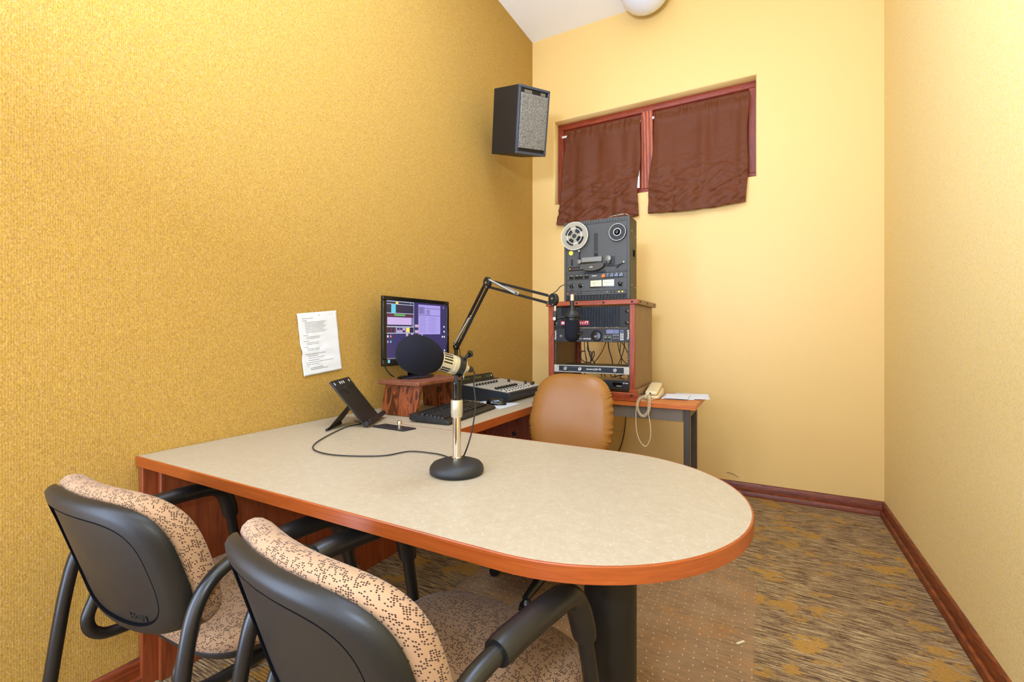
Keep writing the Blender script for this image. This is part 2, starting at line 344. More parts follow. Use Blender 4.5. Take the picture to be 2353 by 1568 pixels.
class MB:
    def __init__(s): s.v = []; s.f = []; s.m = []; s.uv = None
    def add(s, vs, fs, mi=0, T=None):
        b = len(s.v)
        s.v += [tuple(T @ Vector(p)) if T else tuple(p) for p in vs]
        s.f += [tuple(b + i for i in f) for f in fs]; s.m += [mi] * len(fs)
        return s
    def box(s, x0, x1, y0, y1, z0, z1, mi=0, T=None):
        v = [(x, y, z) for x in (x0, x1) for y in (y0, y1) for z in (z0, z1)]
        return s.add(v, [(0, 1, 3, 2), (4, 6, 7, 5), (0, 4, 5, 1), (2, 3, 7, 6), (0, 2, 6, 4), (1, 5, 7, 3)], mi, T)
    def prism(s, poly, z0, z1, mi=0, T=None):
        n = len(poly); v = [(x, y, z0) for x, y in poly] + [(x, y, z1) for x, y in poly]
        f = [tuple(range(n))[::-1], tuple(range(n, 2 * n))] + [(i, (i + 1) % n, n + (i + 1) % n, n + i) for i in range(n)]
        return s.add(v, f, mi, T)
    def lathe(s, prof, T=None, n=32, mi=0, a0=0, a1=2 * PI, cap=True):
        v = []; f = []; full = abs(a1 - a0 - 2 * PI) < 1e-6; k = n if full else n + 1
        for r, h in prof:
            for i in range(k):
                a = a0 + (a1 - a0) * i / n; v.append((r * math.cos(a), r * math.sin(a), h))
        for j in range(len(prof) - 1):
            for i in range(n):
                i2 = (i + 1) % k
                f.append((j * k + i, j * k + i2, (j + 1) * k + i2, (j + 1) * k + i))
        if full and cap:
            if prof[0][0] > 1e-6: f.append(tuple(range(k))[::-1])
            if prof[-1][0] > 1e-6: f.append(tuple(range((len(prof) - 1) * k, len(prof) * k)))
        return s.add(v, f, mi, T)
    def cyl(s, p0, p1, r0, r1=None, n=20, mi=0):
        p0 = Vector(p0); p1 = Vector(p1); r1 = r0 if r1 is None else r1
        return s.lathe([(r0, 0), (r1, (p1 - p0).length)], axis_m(p0, p1 - p0), n, mi)
    def tube(s, pts, r, n=10, mi=0, closed=False, flat=1.0, up=(0, 0, 1)):
        pts = [Vector(p) for p in pts]; L = len(pts); rr = r if isinstance(r, (list, tuple)) else [r] * L
        v = []; f = []; u = None
        for i in range(L):
            a = pts[i - 1] if (i or closed) else pts[0]; b = pts[(i + 1) % L] if (i < L - 1 or closed) else pts[-1]
            d = (b - a).normalized()
            if u is None:
                u = Vector(up)
                if abs(u.dot(d)) > 0.95: u = Vector((1, 0, 0))
            u = (u - d * u.dot(d)).normalized(); w = d.cross(u)
            for k in range(n):
                t_ = 2 * PI * k / n; v.append(pts[i] + rr[i] * (math.cos(t_) * u + flat * math.sin(t_) * w))
        for i in range(L if closed else L - 1):
            j = (i + 1) % L
            for k in range(n):
                k2 = (k + 1) % n; f.append((i * n + k, i * n + k2, j * n + k2, j * n + k))
        if not closed: f += [tuple(range(n))[::-1], tuple(range((L - 1) * n, L * n))]
        return s.add(v, f, mi)
    def surf(s, rings, mi=0, cap0=None, cap1=None):
        n = len(rings[0]); v = [p for r in rings for p in r]; f = []
        for j in range(len(rings) - 1):
            for i in range(n):
                i2 = (i + 1) % n; f.append((j * n + i, j * n + i2, (j + 1) * n + i2, (j + 1) * n + i))
        if cap0 is not None:
            v.append(cap0); c = len(v) - 1
            f += [(c, (i + 1) % n, i) for i in range(n)]
        if cap1 is not None:
            v.append(cap1); c = len(v) - 1; b = (len(rings) - 1) * n
            f += [(c, b + i, b + (i + 1) % n) for i in range(n)]
        return s.add(v, f, mi)
    def sheet(s, fn, nu, nv, mi=0):
        v = [fn(i / nu, j / nv) for j in range(nv + 1) for i in range(nu + 1)]
        f = [(j * (nu + 1) + i, j * (nu + 1) + i + 1, (j + 1) * (nu + 1) + i + 1, (j + 1) * (nu + 1) + i) for j in range(nv) for i in range(nu)]
        return s.add(v, f, mi)
    def build(s, name, mat, parent=None, bevel=0.0, smooth=True, ang=35, solid=0.0, local=False, uvf=None, seg=2):
        me = bpy.data.meshes.new(name)
        vs_ = s.v
        if parent is not None and not local:
            W = Matrix.Identity(4); chain = []
            p = parent
            while p is not None: chain.append(p); p = p.parent
            for p in reversed(chain): W = W @ p.matrix_basis
            Wi = W.inverted(); vs_ = [tuple(Wi @ Vector(p)) for p in vs_]
        me.from_pydata(vs_, [], s.f)
        mats = mat if isinstance(mat, (list, tuple)) else [mat]
        for x in mats: me.materials.append(M[x] if isinstance(x, str) else x)
        me.polygons.foreach_set('material_index', s.m)
        if uvf:
            ul = me.uv_layers.new(name='UVMap')
            for lp in me.loops: ul.data[lp.index].uv = uvf(vs_[lp.vertex_index])
        me.update(); me.validate()
        bm_fix(me)
        if smooth:
            me.shade_smooth(); me.set_sharp_from_angle(angle=math.radians(ang))
        o = bpy.data.objects.new(name, me); C.objects.link(o)
        if parent is not None: o.parent = parent
        if bevel:
            b = o.modifiers.new('bevel', 'BEVEL'); b.width = bevel; b.segments = seg; b.limit_method = 'ANGLE'; b.angle_limit = math.radians(40); b.harden_normals = False
        if solid:
            q = o.modifiers.new('solid', 'SOLIDIFY'); q.thickness = solid; q.offset = 0
        return o
import bmesh
def bm_fix(me):
    b = bmesh.new(); b.from_mesh(me); bmesh.ops.recalc_face_normals(b, faces=b.faces); b.to_mesh(me); b.free()

def tag(o, label, cat, group=None, kind=None):
    o['label'] = label
    if cat: o['category'] = cat
    if group: o['group'] = group
    if kind: o['kind'] = kind
    return o
def thing(name, label, cat, loc=(0, 0, 0), rz=0.0, group=None):
    o = bpy.data.objects.new(name, None); C.objects.link(o); o.empty_display_size = 0.05
    o.location = loc; o.rotation_euler = (0, 0, rz)
    o.matrix_basis = Matrix.Translation(Vector(loc)) @ Matrix.Rotation(rz, 4, 'Z')
    return tag(o, label, cat, group)
def struct(o): o['kind'] = 'structure'; return o
def dup(o, parent=None):
    c = o.copy(); C.objects.link(c); c.parent = parent
    for ch in list(o.children): dup(ch, c)
    return c
FWALL = frame_m((0, 0, 0), (1, 0, 0), (0, 0, 1), (0, -1, 0))     # text plane facing -Y
FX = frame_m((0, 0, 0), (0, 1, 0), (0, 0, 1), (1, 0, 0))          # text plane facing +X
def text_mesh(mb, body, T, size, mi=0, ext=0.0002, bold=0.0, align='CENTER', sx=1.0):
    cu = bpy.data.curves.new('t', 'FONT'); cu.body = body; cu.size = size; cu.extrude = ext; cu.offset = bold
    cu.align_x = align; cu.align_y = 'CENTER'; cu.resolution_u = 3
    o = bpy.data.objects.new('t', cu); C.objects.link(o)
    dg = bpy.context.evaluated_depsgraph_get(); me = bpy.data.meshes.new_from_object(o.evaluated_get(dg))
    Sx = Matrix.Diagonal((sx, 1, 1, 1))
    mb.add([tuple(v.co) for v in me.vertices], [tuple(p.vertices) for p in me.polygons], mi, T @ Sx)
    bpy.data.objects.remove(o); bpy.data.curves.remove(cu); bpy.data.meshes.remove(me)
def at(T, p): return Matrix.Translation(Vector(p)) @ T

# ================================================================== SETTING
m = MB(); m.box(XL - 0.2, XR + 0.2, YF - 0.2, YB + 0.2, -0.1, 0); struct(m.build('floor', 'carpet', smooth=False))
m = MB(); m.box(XL - 0.2, XR + 0.2, YF - 0.2, YB + 0.2, H, H + 0.1); struct(m.build('ceiling', 'ceiling', smooth=False))
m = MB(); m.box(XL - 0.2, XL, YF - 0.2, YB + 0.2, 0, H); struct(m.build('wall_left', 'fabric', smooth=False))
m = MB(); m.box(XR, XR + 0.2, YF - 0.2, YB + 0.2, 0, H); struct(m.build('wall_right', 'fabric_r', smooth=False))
m = MB(); m.box(XL, XR, YF - 0.2, YF, 0, H); struct(m.build('wall_front', 'paint', smooth=False))
# back wall with a bull-nosed window opening
WX0, WX1, WZ0, WZ1 = -1.56, -0.05, 2.219, 2.918
m = MB(); R = 0.014; loops = [(XL, XR, 0.0, H, YB)]
for k in range(8):
    a = PI / 2 * k / 7; e = R * (1 - math.sin(a)); loops.append((WX0 - e, WX1 + e, WZ0 - e, WZ1 + e, YB + R * (1 - math.cos(a))))
loops.append((WX0, WX1, WZ0, WZ1, YB + 0.2))
v = []
for x0, x1, z0, z1, y in loops: v += [(x0, y, z0), (x1, y, z0), (x1, y, z1), (x0, y, z1)]
f = [(4 * j + i, 4 * j + (i + 1) % 4, 4 * (j + 1) + (i + 1) % 4, 4 * (j + 1) + i) for j in range(len(loops) - 1) for i in range(4)]
m.add(v, f)
m.box(XL, WX0, YB + 0.19, YB + 0.2, 0, H); m.box(WX1, XR, YB + 0.19, YB + 0.2, 0, H); m.box(WX0, WX1, YB + 0.19, YB + 0.2, 0, WZ0); m.box(WX0, WX1, YB + 0.19, YB + 0.2, WZ1, H)
struct(m.build('wall_back', 'paint', ang=50))
# baseboards: tall board with a cap and a shoe strip
def baseboard(name, T, L):
    prof = [(0, 0), (0.026, 0), (0.026, 0.030), (0.022, 0.034), (0.013, 0.035), (0.013, 0.078), (0.008, 0.088), (0, 0.09)]
    m = MB(); m.prism(prof, 0, L, 0, T); return struct(m.build(name, 'trim', ang=50))
baseboard('baseboard_right', frame_m((XR, YF, 0), (-1, 0, 0), (0, 0, 1), (0, 1, 0)), YB - YF)
baseboard('baseboard_left', frame_m((XL, YF, 0), (1, 0, 0), (0, 0, 1), (0, 1, 0)), YB - YF)
baseboard('baseboard_back', frame_m((XL, YB, 0), (0, -1, 0), (0, 0, 1), (1, 0, 0)), XR - XL)

# window
YW = YB + 0.08
win = bpy.data.objects.new('window_1', None); C.objects.link(win); struct(win)
win.matrix_basis = Matrix.Translation((WX0, YW, WZ0)); win['label'] = 'wide high window with cherry wood frame and two panes behind brown curtains'
m = MB(); b = 0.047
m.box(WX0, WX1, YW, YW + 0.09, WZ1 - b, WZ1, 1); m.box(WX0, WX1, YW, YW + 0.09, WZ0, WZ0 + b, 1)
m.box(WX0, WX0 + b, YW, YW + 0.09, WZ0 + b, WZ1 - b); m.box(WX1 - b, WX1, YW, YW + 0.09, WZ0 + b, WZ1 - b)
m.build('window_frame', ['frame', 'frame_h'], win, bevel=0.003)
m = MB(); m.box(-0.849, -0.762, YW - 0.004, YW + 0.09, WZ0 + b, WZ1 - b + 0.001); m.build('mullion', 'mullion', win, bevel=0.002)
for x0, x1 in ((WX0 + b, -0.849), (-0.762, WX1 - b)):
    z0, z1 = WZ0 + b, WZ1 - b; k = 0.022; m = MB()
    m.box(x0, x1, YW + 0.025, YW + 0.06, z1 - k, z1, 1); m.box(x0, x1, YW + 0.025, YW + 0.06, z0, z0 + k, 1)
    m.box(x0, x0 + k, YW + 0.025, YW + 0.06, z0 + k, z1 - k); m.box(x1 - k, x1, YW + 0.025, YW + 0.06, z0 + k, z1 - k)
    sash = m.build('sash', ['frame', 'frame_h'], win, bevel=0.002)
    m = MB(); m.box(x0 + k, x1 - k, YW + 0.04, YW + 0.044, z0 + k, z1 - k); m.build('pane', 'glass', sash, smooth=False)

# ================================================================== CURTAINS
def curtain(x0t, x1t, x0b, x1b, zt, zb, seed, label):
    m = MB(); nu, nv = 90, 90
    zr = zt - 0.012
    def fn(u, v):
        z = zt + 0.02 - (zt + 0.02 - zb) * v
        s_ = max(0.0, (zr - z)) / (zr - zb)
        x = (x0t + (x1t - x0t) * u) * (1 - s_) + (x0b + (x1b - x0b) * u) * s_
        x += 0.006 * math.sin(3 * s_ * PI + seed) * (1 - 2 * u)
        q1 = min(1.0, s_ / 0.70); ysurf = 3.632 - 0.044 * q1 - 0.007 * math.exp(-((s_ - 0.055) / 0.03) ** 2) - 0.010 * max(0, (s_ - 0.70) / 0.30)
        env = 0.25 + 0.75 * min(1, s_ * 5)
        fold = 0.026 * noise.noise(Vector((x * 7, z * 1.4, seed))) + 0.013 * noise.noise(Vector((x * 15, z * 1.2, seed + 5)))
        top = math.exp(-abs(z - zr) / 0.030)
        ruff = 0.009 * math.sin(x * 110 + 5 * noise.noise(Vector((x * 9, 0, seed)))) * top * (0.7 + noise.noise(Vector((x * 14, 3, seed))))
        low = min(1, max(0, (s_ - 0.45) / 0.35)); cre = 0
        for (ca_, sa_, fq, st) in ((0.90, 0.42, 16, 2.5), (0.95, -0.3, 22, 3.5), (0.8, 0.6, 30, 5.0)):
            a1 = x * ca_ + z * sa_; b1 = -x * sa_ + z * ca_
            cre += (0.45 - abs(noise.noise(Vector((a1 * st, b1 * fq, seed * 2 + fq))))) * 0.026 * 16 / fq
        if z > zr + 0.004: ysurf += 0.006
        y = ysurf - (abs(fold) if s_ > 0.6 else fold) * env - ruff - (0.25 + low) * max(0, cre) * (0.4 if s_ < 0.45 else 1) * (1 - top)
        zz = z + 0.010 * top * noise.noise(Vector((x * 22, 7, seed)))
        if v > 0.9: zz += (v - 0.9) * 10 * (-0.016 * math.sin(PI * u) + 0.004 * noise.noise(Vector((x * 14, 1, seed))))
        return (x, y, zz)
    m.sheet(fn, nu, nv)
    o = m.build('curtain', 'curtain', ang=80, solid=0.0015)
    tag(o, label, 'curtain', 'brown curtains over the high window')
    return o
curtain(-1.468, -0.842, -1.512, -0.850, 2.812, 2.030, 1.3, 'brown cloth curtain over the left window pane, its hem behind the tape recorder')
curtain(-0.735, -0.093, -0.782, -0.106, 2.815, 2.040, 4.7, 'brown cloth curtain over the right window pane, hanging clear of the tape recorder')
for x0, x1, lab in ((-1.51, -0.851, 'thin white tension rod holding the left brown curtain in the window'), (-0.760, -0.099, 'thin white tension rod holding the right brown curtain in the window')):
    t_ = thing('curtain_rod', lab, 'curtain rod', ((x0 + x1) / 2, 3.650, 2.797), 0, 'white tension rods in the window')
    m = MB(); m.cyl((x0 + 0.012, 3.650, 2.797), (x1 - 0.012, 3.650, 2.797), 0.0055); m.build('rod', 'rod', t_)
    for xe, s_ in ((x0, 1), (x1, -1)):
        m = MB(); m.cyl((xe, 3.650, 2.797), (xe + s_ * 0.045, 3.650, 2.797), 0.0095, 0.008); m.build('end_cap', 'rod', t_)

# ================================================================== SPEAKER
yaw, tilt, roll = 1.236, 0.263, -0.156
Rm = Matrix.Rotation(yaw, 4, 'Z') @ Matrix.Rotation(tilt, 4, 'X') @ Matrix.Rotation(roll, 4, 'Y')
T = Matrix.Translation((-1.33, 2.72, 2.519)) @ Rm
w, h, d = 0.27, 0.408, 0.26
t_ = thing('wall_speaker', 'black box speaker with grey speckled grille mounted high in the room corner', 'speaker', (-1.45, 2.76, 2.519))
m = MB(); m.box(-w / 2, w / 2, 0.012, d, -h / 2, h / 2, 0, T); m.build('cabinet', 'matte', t_, bevel=0.003)
m = MB(); b = 0.016
for q in ((-w / 2, w / 2, h / 2 - b, h / 2), (-w / 2, w / 2, -h / 2, -h / 2 + b), (-w / 2, -w / 2 + b, -h / 2 + b, h / 2 - b), (w / 2 - b, w / 2, -h / 2 + b, h / 2 - b)):
    m.box(q[0], q[1], 0, 0.0125, q[2], q[3], 0, T)
m.build('front_rim', 'greyblue', t_, bevel=0.003)
m = MB(); m.box(-w / 2 + b + 0.002, w / 2 - b - 0.002, -0.004, 0.012, -h / 2 + 0.036, h / 2 - 0.044, 0, T); m.build('grille', 'grille', t_, bevel=0.004)
for xa, xb in ((-0.085, -0.02), (0.058, 0.10)):
    m = MB(); m.box(xa, xb, 0.008, 0.0135, h / 2 - 0.040, h / 2 - 0.022, 0, T); m.build('badge', 'greymetal', t_)
m = MB(); m.cyl(T @ Vector((0, d - 0.01, 0)), (XL + 0.005, 3.05, 2.60), 0.014); m.cyl((XL, 3.05, 2.60), (XL + 0.012, 3.05, 2.60), 0.035); m.build('bracket', 'matte', t_)

# ceiling dome light
t_ = thing('dome_light', 'glossy white round dome light on the ceiling by the back wall', 'ceiling light', (-0.757, 3.39, H))
m = MB(); pr = [(0.0, -0.185)] + [(0.175 * math.sin(a), -0.03 - 0.155 * math.cos(a)) for a in [PI / 2 * k / 10 for k in range(1, 11)]] + [(0.178, 0.0)]
m.lathe(pr, Matrix.Translation((-0.757, 3.39, H)), 48); m.build('diffuser', 'dome', t_, ang=60)
m = MB(); m.lathe([(0.182, -0.035), (0.187, -0.03), (0.187, -0.002), (0.18, -0.001)], Matrix.Translation((-0.757, 3.39, H)), 48, cap=False); m.build('ring', 'white', t_)

# ================================================================== DESKS
YN, YFD = 0.7133, 1.5161
cxr, cyr, rad = -0.42, (YN + YFD) / 2, (YFD - YN) / 2
XD = XL + 0.004
t_ = thing('peninsula_desk', 'beige laminate desk with rounded end and orange cherry edge in the foreground', 'desk', (-0.9, 1.115, 0))
def outline(o):
    p = [(XD, YFD - o), (XD, YN + o)]
    for k in range(41):
        a = -PI / 2 + PI * k / 40; p.append((cxr + (rad - o) * math.cos(a), cyr + (rad - o) * math.sin(a)))
    return p
m = MB(); m.prism(outline(0.004), TZ - 0.030, TZ); m.build('desktop', 'laminate', t_, ang=40)
m = MB(); po = outline(0.0); pi_ = outline(0.0042); zs = [(po, TZ - 0.031), (po, TZ - 0.0016), (outline(0.0016), TZ + 0.0003), (pi_, TZ + 0.0003), (pi_, TZ - 0.031)]
v = []; n = len(po)
for q, z in zs: v += [(x, y, z) for x, y in q]
f = []
for j in range(5):
    for i in range(n):
        if i == 0: continue
        i2 = (i + 1) % n
        f.append((j * n + i, j * n + i2, ((j + 1) % 5) * n + i2, ((j + 1) % 5) * n + i))
m.add(v, f); m.build('edge_band', 'cherry', t_, ang=40)
m = MB(); m.box(XD + 0.001, XD + 0.026, YN + 0.008, YFD - 0.01, 0.001, TZ - 0.035); m.build('end_panel', 'cherry_v', t_, bevel=0.0015)
m = MB(); m.box(XD + 0.027, XD + 0.045, YN + 0.05, YFD - 0.01, 0.001, TZ - 0.04); m.build('back_panel', 'cherry_v', t_, bevel=0.002)
m = MB(); m.lathe([(0.062, 0.02), (0.062, TZ - 0.031)], Matrix.Translation((-0.325, 1.085, 0)), 40)
m.lathe([(0.15, 0.0035), (0.15, 0.012), (0.07, 0.022), (0.062, 0.022)], Matrix.Translation((-0.325, 1.085, 0)), 40); m.build('column_leg', 'shell', t_)
# return desk
XE = -1.089; YR0, YR1 = 1.5175, 2.695
t_ = thing('return_desk', 'beige laminate return desk along the left wall under monitor and mixer', 'desk', (-1.43, 2.1, 0))
m = MB(); m.box(XD, XE - 0.004, YR0, YR1, TZ - 0.030, TZ - 0.0002); m.build('desktop', 'laminate', t_, smooth=False)
m = MB(); m.box(XE - 0.004, XE, YR0 + 0.001, YR1, TZ - 0.038, TZ); m.build('edge_band', 'cherry', t_, bevel=0.001)
m = MB(); m.box(XL + 0.03, XL + 0.104, YR0, YR1 - 0.01, 0.001, TZ - 0.04); m.build('back_panel', 'cherry_v', t_)
m = MB(); m.box(XL + 0.105, XE - 0.02, YR1 - 0.03, YR1 - 0.005, 0.001, TZ - 0.04); m.build('end_panel', 'cherry_v', t_, bevel=0.002)

m = MB(); m.lathe([(0.015, 0), (0.014, 0.006), (0.006, 0.008), (0, 0.008)], axis_m((-1.441, YR1 - 0.0301, 0.468), (0, -1, 0)), 20); m.build('cable_cap', 'black', t_)
m = MB(); m.tube([(-1.452 + 0.012 * math.cos(2 * PI * k / 20), YR1 - 0.033, 0.447 + 0.015 * math.sin(2 * PI * k / 20)) for k in range(20)], 0.002, 6, closed=True); m.build('ring_pull', 'steel', t_)

# ================================================================== EQUIPMENT TABLE
EZ = 0.73
t_ = thing('equipment_table', 'narrow orange cherry table with brown steel legs holding the equipment rack', 'table', (-1.0, 2.95, 0))
ex0, ex1, ey0, ey1 = -1.72, -0.331, 2.718, 3.20
m = MB(); m.box(ex0, ex1, ey0, ey1, EZ - 0.028, EZ); m.build('tabletop', 'orange_top', t_, bevel=0.0015)
m = MB(); m.box(ex0 + 0.05, -0.402, ey0 + 0.02, ey0 + 0.04, EZ - 0.100, EZ - 0.029); m.build('apron', 'apron', t_, bevel=0.0015)
m = MB(); m.box(-0.385, -0.366, ey0 + 0.065, ey1 - 0.14, EZ - 0.075, EZ - 0.029); m.build('apron', 'apron', t_, bevel=0.0015)
for x in (-0.3985, ex0 + 0.02):
    for y in (ey0 + 0.02, 3.03):
        m = MB(); m.box(x, x + 0.034, y, y + 0.034, 0.001, EZ - 0.029); m.build('leg', 'leg', t_, bevel=0.004)

# ================================================================== RACK CABINET
rx0, rx1 = -1.223, -0.668; ry0, ry1 = 2.728, 3.20; rz0, rz1 = EZ + 0.001, 1.331
t_ = thing('rack_cabinet', 'red stained oak rack cabinet full of audio gear on the cherry table', 'rack', (-0.945, 2.96, EZ))
m = MB(); m.box(rx0, rx0 + 0.017, ry0 + 0.02, ry1, rz0 + 0.05, rz1 - 0.028); m.build('side_panel', 'rack_side', t_)
m = MB(); m.box(rx1 - 0.017, rx1 - 0.001, ry0 + 0.02, ry1, rz0 + 0.05, rz1 - 0.028); m.build('side_panel', 'rack_side', t_)
for x0, x1 in ((rx0, rx0 + 0.038), (rx1 - 0.031, rx1)):
    m = MB(); m.box(x0, x1, ry0 - 0.006, ry0 + 0.019, rz0 + 0.04, rz1 - 0.027); m.build('front_post', 'rack_red', t_, bevel=0.002)
for x0, x1 in ((rx0 + 0.018, rx0 + 0.05), (rx1 - 0.06, rx1 - 0.02)):
    m = MB(); m.box(x0, x1, ry1 - 0.02, ry1, rz0 + 0.055, rz1 - 0.028); m.build('back_post', 'rack_red', t_, bevel=0.002)
m = MB(); m.box(-1.236, -0.645, ry0 - 0.018, ry0 - 0.001, rz1 - 0.029, rz1); m.build('top_front_rail', 'rack_red_h', t_, bevel=0.003)
for x0, x1 in ((-1.236, -1.224), (-0.667, -0.645)):
    m = MB(); m.box(x0, x1, ry0 - 0.0005, ry1 + 0.015, rz1 - 0.029, rz1); m.build('top_side_rail', 'rack_side', t_, bevel=0.002)
m = MB(); m.box(-1.2235, -0.6675, ry0, ry1 + 0.01, rz1 - 0.018, rz1 - 0.003); m.build('top_panel', 'rack_red_h', t_)
m = MB(); m.box(-1.236, -0.648, ry0 - 0.018, ry0 - 0.0065, rz0, rz0 + 0.048); m.box(-0.70, -0.648, ry0 - 0.018, ry0 - 0.0065, rz0 + 0.047, rz0 + 0.068); m.build('base_front_rail', 'rack_red_h', t_, bevel=0.003)
m = MB(); m.box(-0.667, -0.648, ry0 - 0.006, ry1, rz0, rz0 + 0.066); m.build('base_side_rail', 'rack_side', t_, bevel=0.002)
m = MB(); m.box(-1.236, -1.224, ry0 - 0.006, ry1, rz0, rz0 + 0.066); m.build('base_side_rail', 'rack_side', t_, bevel=0.002)
m = MB(); m.box(-1.205, -0.686, ry0, ry1, rz0, rz0 + 0.045); m.build('base_shelf', 'rack_red_h', t_)
for x in (-1.182, -0.7115):
    m = MB(); m.box(x, x + 0.013, ry0 + 0.004, ry0 + 0.008, rz0 + 0.05, rz1 - 0.03)
    for k in range(38): m.box(x + 0.004, x + 0.009, ry0 + 0.0033, ry0 + 0.0045, rz0 + 0.062 + k * 0.0138, rz0 + 0.067 + k * 0.0138, 1)
    m.build('rack_rail', ['matte', 'greymetal'], t_, smooth=False)
def bolt(p, ax):
    m = MB(); m.lathe([(0.0, 0.0045), (0.004, 0.004), (0.0062, 0.0015), (0.0065, 0)][::-1], axis_m(p, ax), 14); m.build('bolt', 'matte', t_)
for x, z in ((-1.20, 1.317), (-1.025, 1.317), (-0.854, 1.317), (-0.681, 1.317), (-0.683, 0.764)): bolt((x, ry0 - 0.018, z), (0, -1, 0))
for y in (2.76, 2.95, 3.15): bolt((-0.645, y, 1.317), (1, 0, 0))
bolt((-0.648, 2.80, 0.764), (1, 0, 0))

# --- gear in the rack
def ears(m, x0, x1, z0, z1, y0, y1, mi): m.box(x0, x1, y0, y1, z0, z1, mi)
GY = 2.7235
# finned amplifier
t_ = thing('finned_amplifier', 'black amplifier with vertical cooling fins at the top of the rack', 'amplifier', (-0.942, 2.8, 1.163))
m = MB(); m.box(-1.183, -0.7005, GY, GY + 0.006, 1.164, 1.294); m.build('faceplate', 'matte', t_, bevel=0.001)
m = MB(); m.box(-1.13, -0.756, GY + 0.0061, GY + 0.22, 1.168, 1.290); m.build('case', 'matte', t_)
m = MB(); x = -1.129
while x < -0.758: m.box(x, x + 0.0045, GY - 0.014, GY - 0.0001, 1.168, 1.292); x += 0.0098
m.build('heat_sink', 'ampgrey', t_, smooth=False)
for x in (-1.176, -0.718):
    for z in (1.193, 1.262):
        m = MB(); m.lathe([(0.012, 0), (0.012, 0.003), (0.006, 0.004), (0.005, 0.009), (0, 0.010)], axis_m((x + 0.004, GY - 0.0001, z), (0, -1, 0)), 18); m.build('thumb_screw', 'gloss', t_)
m = MB(); m.box(-1.13, -0.944, GY - 0.0165, GY - 0.0142, 1.181, 1.208, 0)
text_mesh(m, 'dbx', at(FWALL, (-1.112, GY - 0.0168, 1.195)), 0.020, 1, bold=0.0006)
for k in range(10): m.box(-1.005 + k * 0.0055, -1.002 + k * 0.0055, GY - 0.0168, GY - 0.0164, 1.190 + 0.003 * (k % 3), 1.196 + 0.002 * (k % 2), 1)
m.box(-0.968, -0.949, GY - 0.0168, GY - 0.0164, 1.200, 1.204, 1)
m.build('label_plate', ['red', 'ink'], t_, smooth=False)
m = MB(); k = -1.01
while k < -0.76:
    if not (-0.86 < k < -0.853 or -0.826 < k < -0.82): m.box(k, k + 0.003, GY - 0.0008, GY - 0.0001, 1.165, 1.168)
    k += 0.0085
m.build('print', 'ink', t_, smooth=False)
# media player
t_ = thing('media_player', 'black rack media player with jog wheel and blue display', 'media player', (-0.942, 2.8, 1.076))
m = MB(); m.box(-1.182, -0.7005, GY, GY + 0.006, 1.0765, 1.1615); m.build('faceplate', 'black', t_, bevel=0.001)
m = MB(); m.box(-1.15, -0.735, GY + 0.0061, GY + 0.2, 1.080, 1.158); m.build('case', 'matte', t_)
m = MB(); m.lathe([(0.034, 0), (0.034, 0.008), (0.031, 0.012), (0.028, 0.012), (0.026, 0.009), (0, 0.0095)], axis_m((-0.901, GY - 0.0001, 1.115), (0, -1, 0)), 36); m.build('jog_wheel', 'gloss', t_)
m = MB(); m.lathe([(0.008, 0), (0.007, 0.003), (0, 0.0032)], axis_m((-0.905, GY - 0.0097, 1.110), (0, -1, 0)), 18); m.build('finger_dimple', 'greymetal', t_)
m = MB(); m.box(-0.840, -0.803, GY - 0.0012, GY - 0.0001, 1.128, 1.152, 0); m.box(-0.803, -0.763, GY - 0.0012, GY - 0.0001, 1.128, 1.152, 1); m.build('display', ['lcd2', 'lcd'], t_, smooth=False)
for ix in range(3):
    for iz in range(6):
        m = MB(); m.box(-0.754 + ix * 0.0075, -0.749 + ix * 0.0075, GY - 0.003, GY - 0.0001, 1.089 + iz * 0.0108, 1.096 + iz * 0.0108); m.build('button', 'lcd2' if iz > 3 else 'ink', t_, smooth=False)
m = MB()
for a in range(20): m.box(-0.858, -0.856, GY - 0.001, GY - 0.0001, 1.084, 1.115)if a == 0 else None
m.box(-0.858, -0.808, GY - 0.001, GY - 0.0001, 1.113, 1.1155); m.box(-0.858, -0.808, GY - 0.001, GY - 0.0001, 1.083, 1.0852); m.box(-0.8095, -0.8075, GY - 0.001, GY - 0.0001, 1.083, 1.115)
m.build('button_surround', 'greymetal', t_, smooth=False)
for ix in range(2):
    m = MB(); m.box(-0.854 + ix * 0.024, -0.834 + ix * 0.024, GY - 0.003, GY - 0.0001, 1.0865, 1.098); m.build('transport_key', 'matte', t_, bevel=0.001)
    m = MB(); m.box(-0.852 + ix * 0.024, -0.837 + ix * 0.024, GY - 0.0015, GY - 0.0001, 1.101, 1.109); m.build('transport_key', 'led_g', t_, bevel=0.001)
for ix in range(3):
    for iz in range(2):
        m = MB(); m.lathe([(0.0055, 0), (0.005, 0.002), (0, 0.0022)], axis_m((-0.795 + ix * 0.014, GY - 0.0001, 1.118 - iz * 0.018), (0, -1, 0)), 14); m.build('round_button', 'greymetal' if iz == 0 else 'dkink', t_)
m = MB(); m.lathe([(0.010, 0), (0.010, 0.003), (0.0085, 0.003), (0.0085, 0.001), (0.005, 0.001), (0.005, 0.012), (0, 0.013)], axis_m((-1.135, GY - 0.0001, 1.112), (0, -1, 0)), 20); m.build('headphone_jack', 'greymetal', t_)
m = MB(); m.box(-1.012, -0.988, GY - 0.003, GY - 0.0001, 1.125, 1.142); m.build('card_slot', 'gloss', t_, bevel=0.001)
for x, z in ((-1.174, 1.118), (-0.7075, 1.122)):
    m = MB(); text_mesh(m, 'Numark', frame_m((x, GY - 0.0002, z), (0, 0, 1), (-1, 0, 0), (0, -1, 0)), 0.017, 0, bold=0.0003); m.build('lettering', 'ink', t_, smooth=False)
